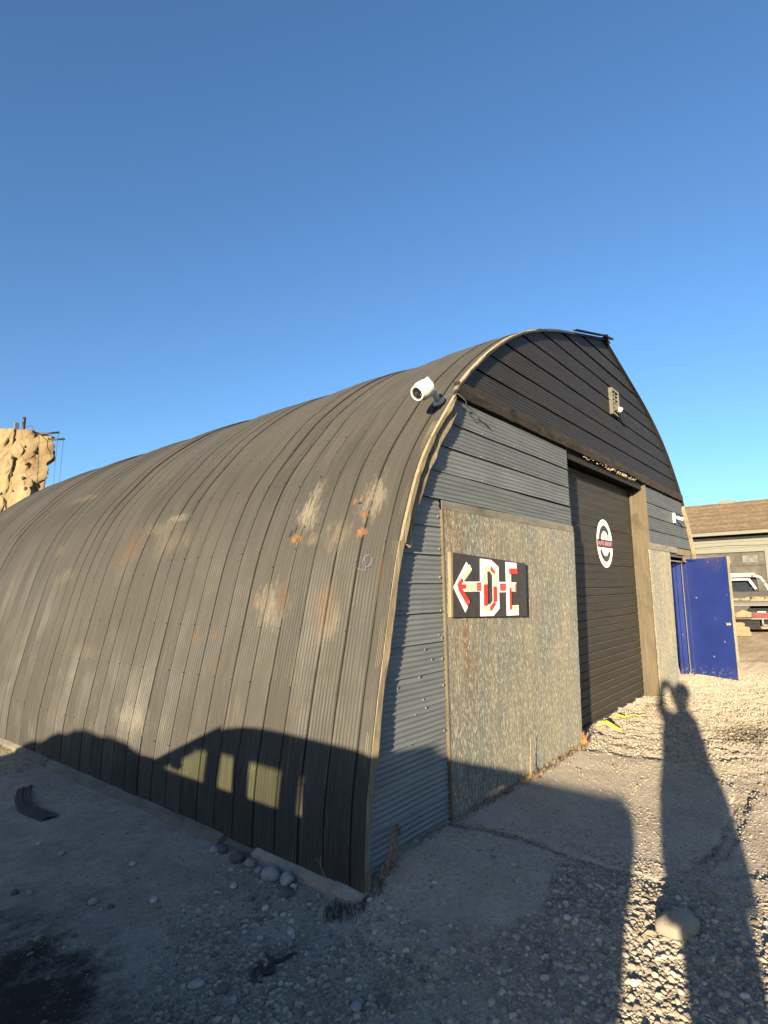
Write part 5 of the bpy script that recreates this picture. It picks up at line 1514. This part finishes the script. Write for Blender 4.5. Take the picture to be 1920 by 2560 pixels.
Eg = [('pel', 'wai'), ('wai', 'che'), ('che', 'nek0'), ('nek0', 'nek'), ('nek', 'hd'), ('hd', 'hd2'), ('che', 'shl'), ('shl', 'ell'), ('ell', 'wrl'), ('che', 'shr'), ('shr', 'elr'), ('elr', 'wrr'),
      ('pel', 'hpl'), ('hpl', 'knl'), ('knl', 'anl'), ('anl', 'tol'), ('pel', 'hpr'), ('hpr', 'knr'), ('knr', 'anr'), ('anr', 'tor')]
for s, wv in (('l', V_['wrl'][0]), ('r', V_['wrr'][0])):
    sy = 1 if s == 'l' else -1
    V_['pa' + s] = ((wv[0] + .02, wv[1] - sy * .01, wv[2] + .05), .026); Eg.append(('wr' + s, 'pa' + s))
    for f in range(4):
        V_['f%s%da' % (s, f)] = ((wv[0] + .030, wv[1] + sy * .002, wv[2] + .075 - f * .020), .0095); V_['f%s%db' % (s, f)] = ((wv[0] + .062, wv[1] - sy * .008, wv[2] + .082 - f * .020), .0085); V_['f%s%dc' % (s, f)] = ((wv[0] + .060, wv[1] - sy * .040, wv[2] + .080 - f * .020), .0075)
        Eg += [('pa' + s, 'f%s%da' % (s, f)), ('f%s%da' % (s, f), 'f%s%db' % (s, f)), ('f%s%db' % (s, f), 'f%s%dc' % (s, f))]
    V_['t%sa' % s] = ((wv[0] + .005, wv[1] - sy * .035, wv[2] + .045), .010); V_['t%sb' % s] = ((wv[0] + .015, wv[1] - sy * .060, wv[2] + .06), .009); Eg += [('pa' + s, 't%sa' % s), ('t%sa' % s, 't%sb' % s)]
names = list(V_)
me = bpy.data.meshes.new('body'); me.from_pydata([V_[k][0] for k in names], [(names.index(a), names.index(b)) for a, b in Eg], [])
bo = link('body', me, per)
sk = bo.modifiers.new('skin', 'SKIN')
for i, k in enumerate(names):
    d = me.skin_vertices[0].data[i]; r = V_[k][1]; d.radius = (r, r); d.use_root = (k == 'pel')
bo.modifiers.new('sub', 'SUBSURF').levels = 2
bo.modifiers['sub'].render_levels = 2
bpy.context.view_layer.update()
me2 = bpy.data.meshes.new_from_object(bo.evaluated_get(bpy.context.evaluated_depsgraph_get()))
bo.modifiers.clear(); bo.data = me2; me2.materials.clear(); me2.materials.append(MAT['skin']); me2.materials.append(MAT['cloth'])
for p in me2.polygons:
    p.use_smooth = True
    c = p.center
    p.material_index = 0 if (c.z > 1.50 and abs(c.y + .11) < .14 and c.x < .12) or (c.x > .21) else 1
jk = MB()                                             # open jacket hem over the hips
jk.lathe([(.205, .74), (.225, .84), (.23, 1.0), (.20, 1.15), (.20, 1.30), (.17, 1.42), (.09, 1.48)], Matrix.Translation((0, 0, 0)) @ Matrix.Diagonal((.75, 1.13, 1.0, 1)), 28)
jk.obj('jacket', MAT['cloth'], per)
hr = MB(); hr.lathe([(.10, 1.70), (.115, 1.76), (.112, 1.83), (.085, 1.895), (.04, 1.915), (.001, 1.92)], Matrix.Translation((-.005, -.12, -.02)), 20); hr.obj('hair', MAT['hair'], per)
fc = MB()
for sy in (-1, 1): fc.lathe([(.001, -.012), (.011, -.006), (.012, .0), (.011, .006), (.001, .012)], Matrix.Translation((.105, -.12 + sy * .033, 1.765)), 10)
fc.obj('eyes', MAT['decal'], per)
fc = MB(); fc.add([(.10, -.12, 1.765), (.105, -.137, 1.715), (.105, -.103, 1.715), (.138, -.12, 1.718)], [(0, 1, 3), (0, 3, 2), (1, 2, 3)]); fc.bar((.110, -.145, 1.680), (.110, -.095, 1.680), .008, .010); fc.obj('nose_and_mouth', MAT['skin'], per)
phn = thing('phone', 'phone held up by the photographer, throwing the top of the long shadow', 'phone')
phn.matrix_world = Matrix(((CR.x, CU.x, -CF.x, CAM_POS.x - CF.x * .045), (CR.y, CU.y, -CF.y, CAM_POS.y - CF.y * .045), (CR.z, CU.z, -CF.z, CAM_POS.z - CF.z * .045), (0, 0, 0, 1)))
MB().box(-.036, .036, -.13, .022, -.004, .004).obj('case', MAT['black'], phn, .003)
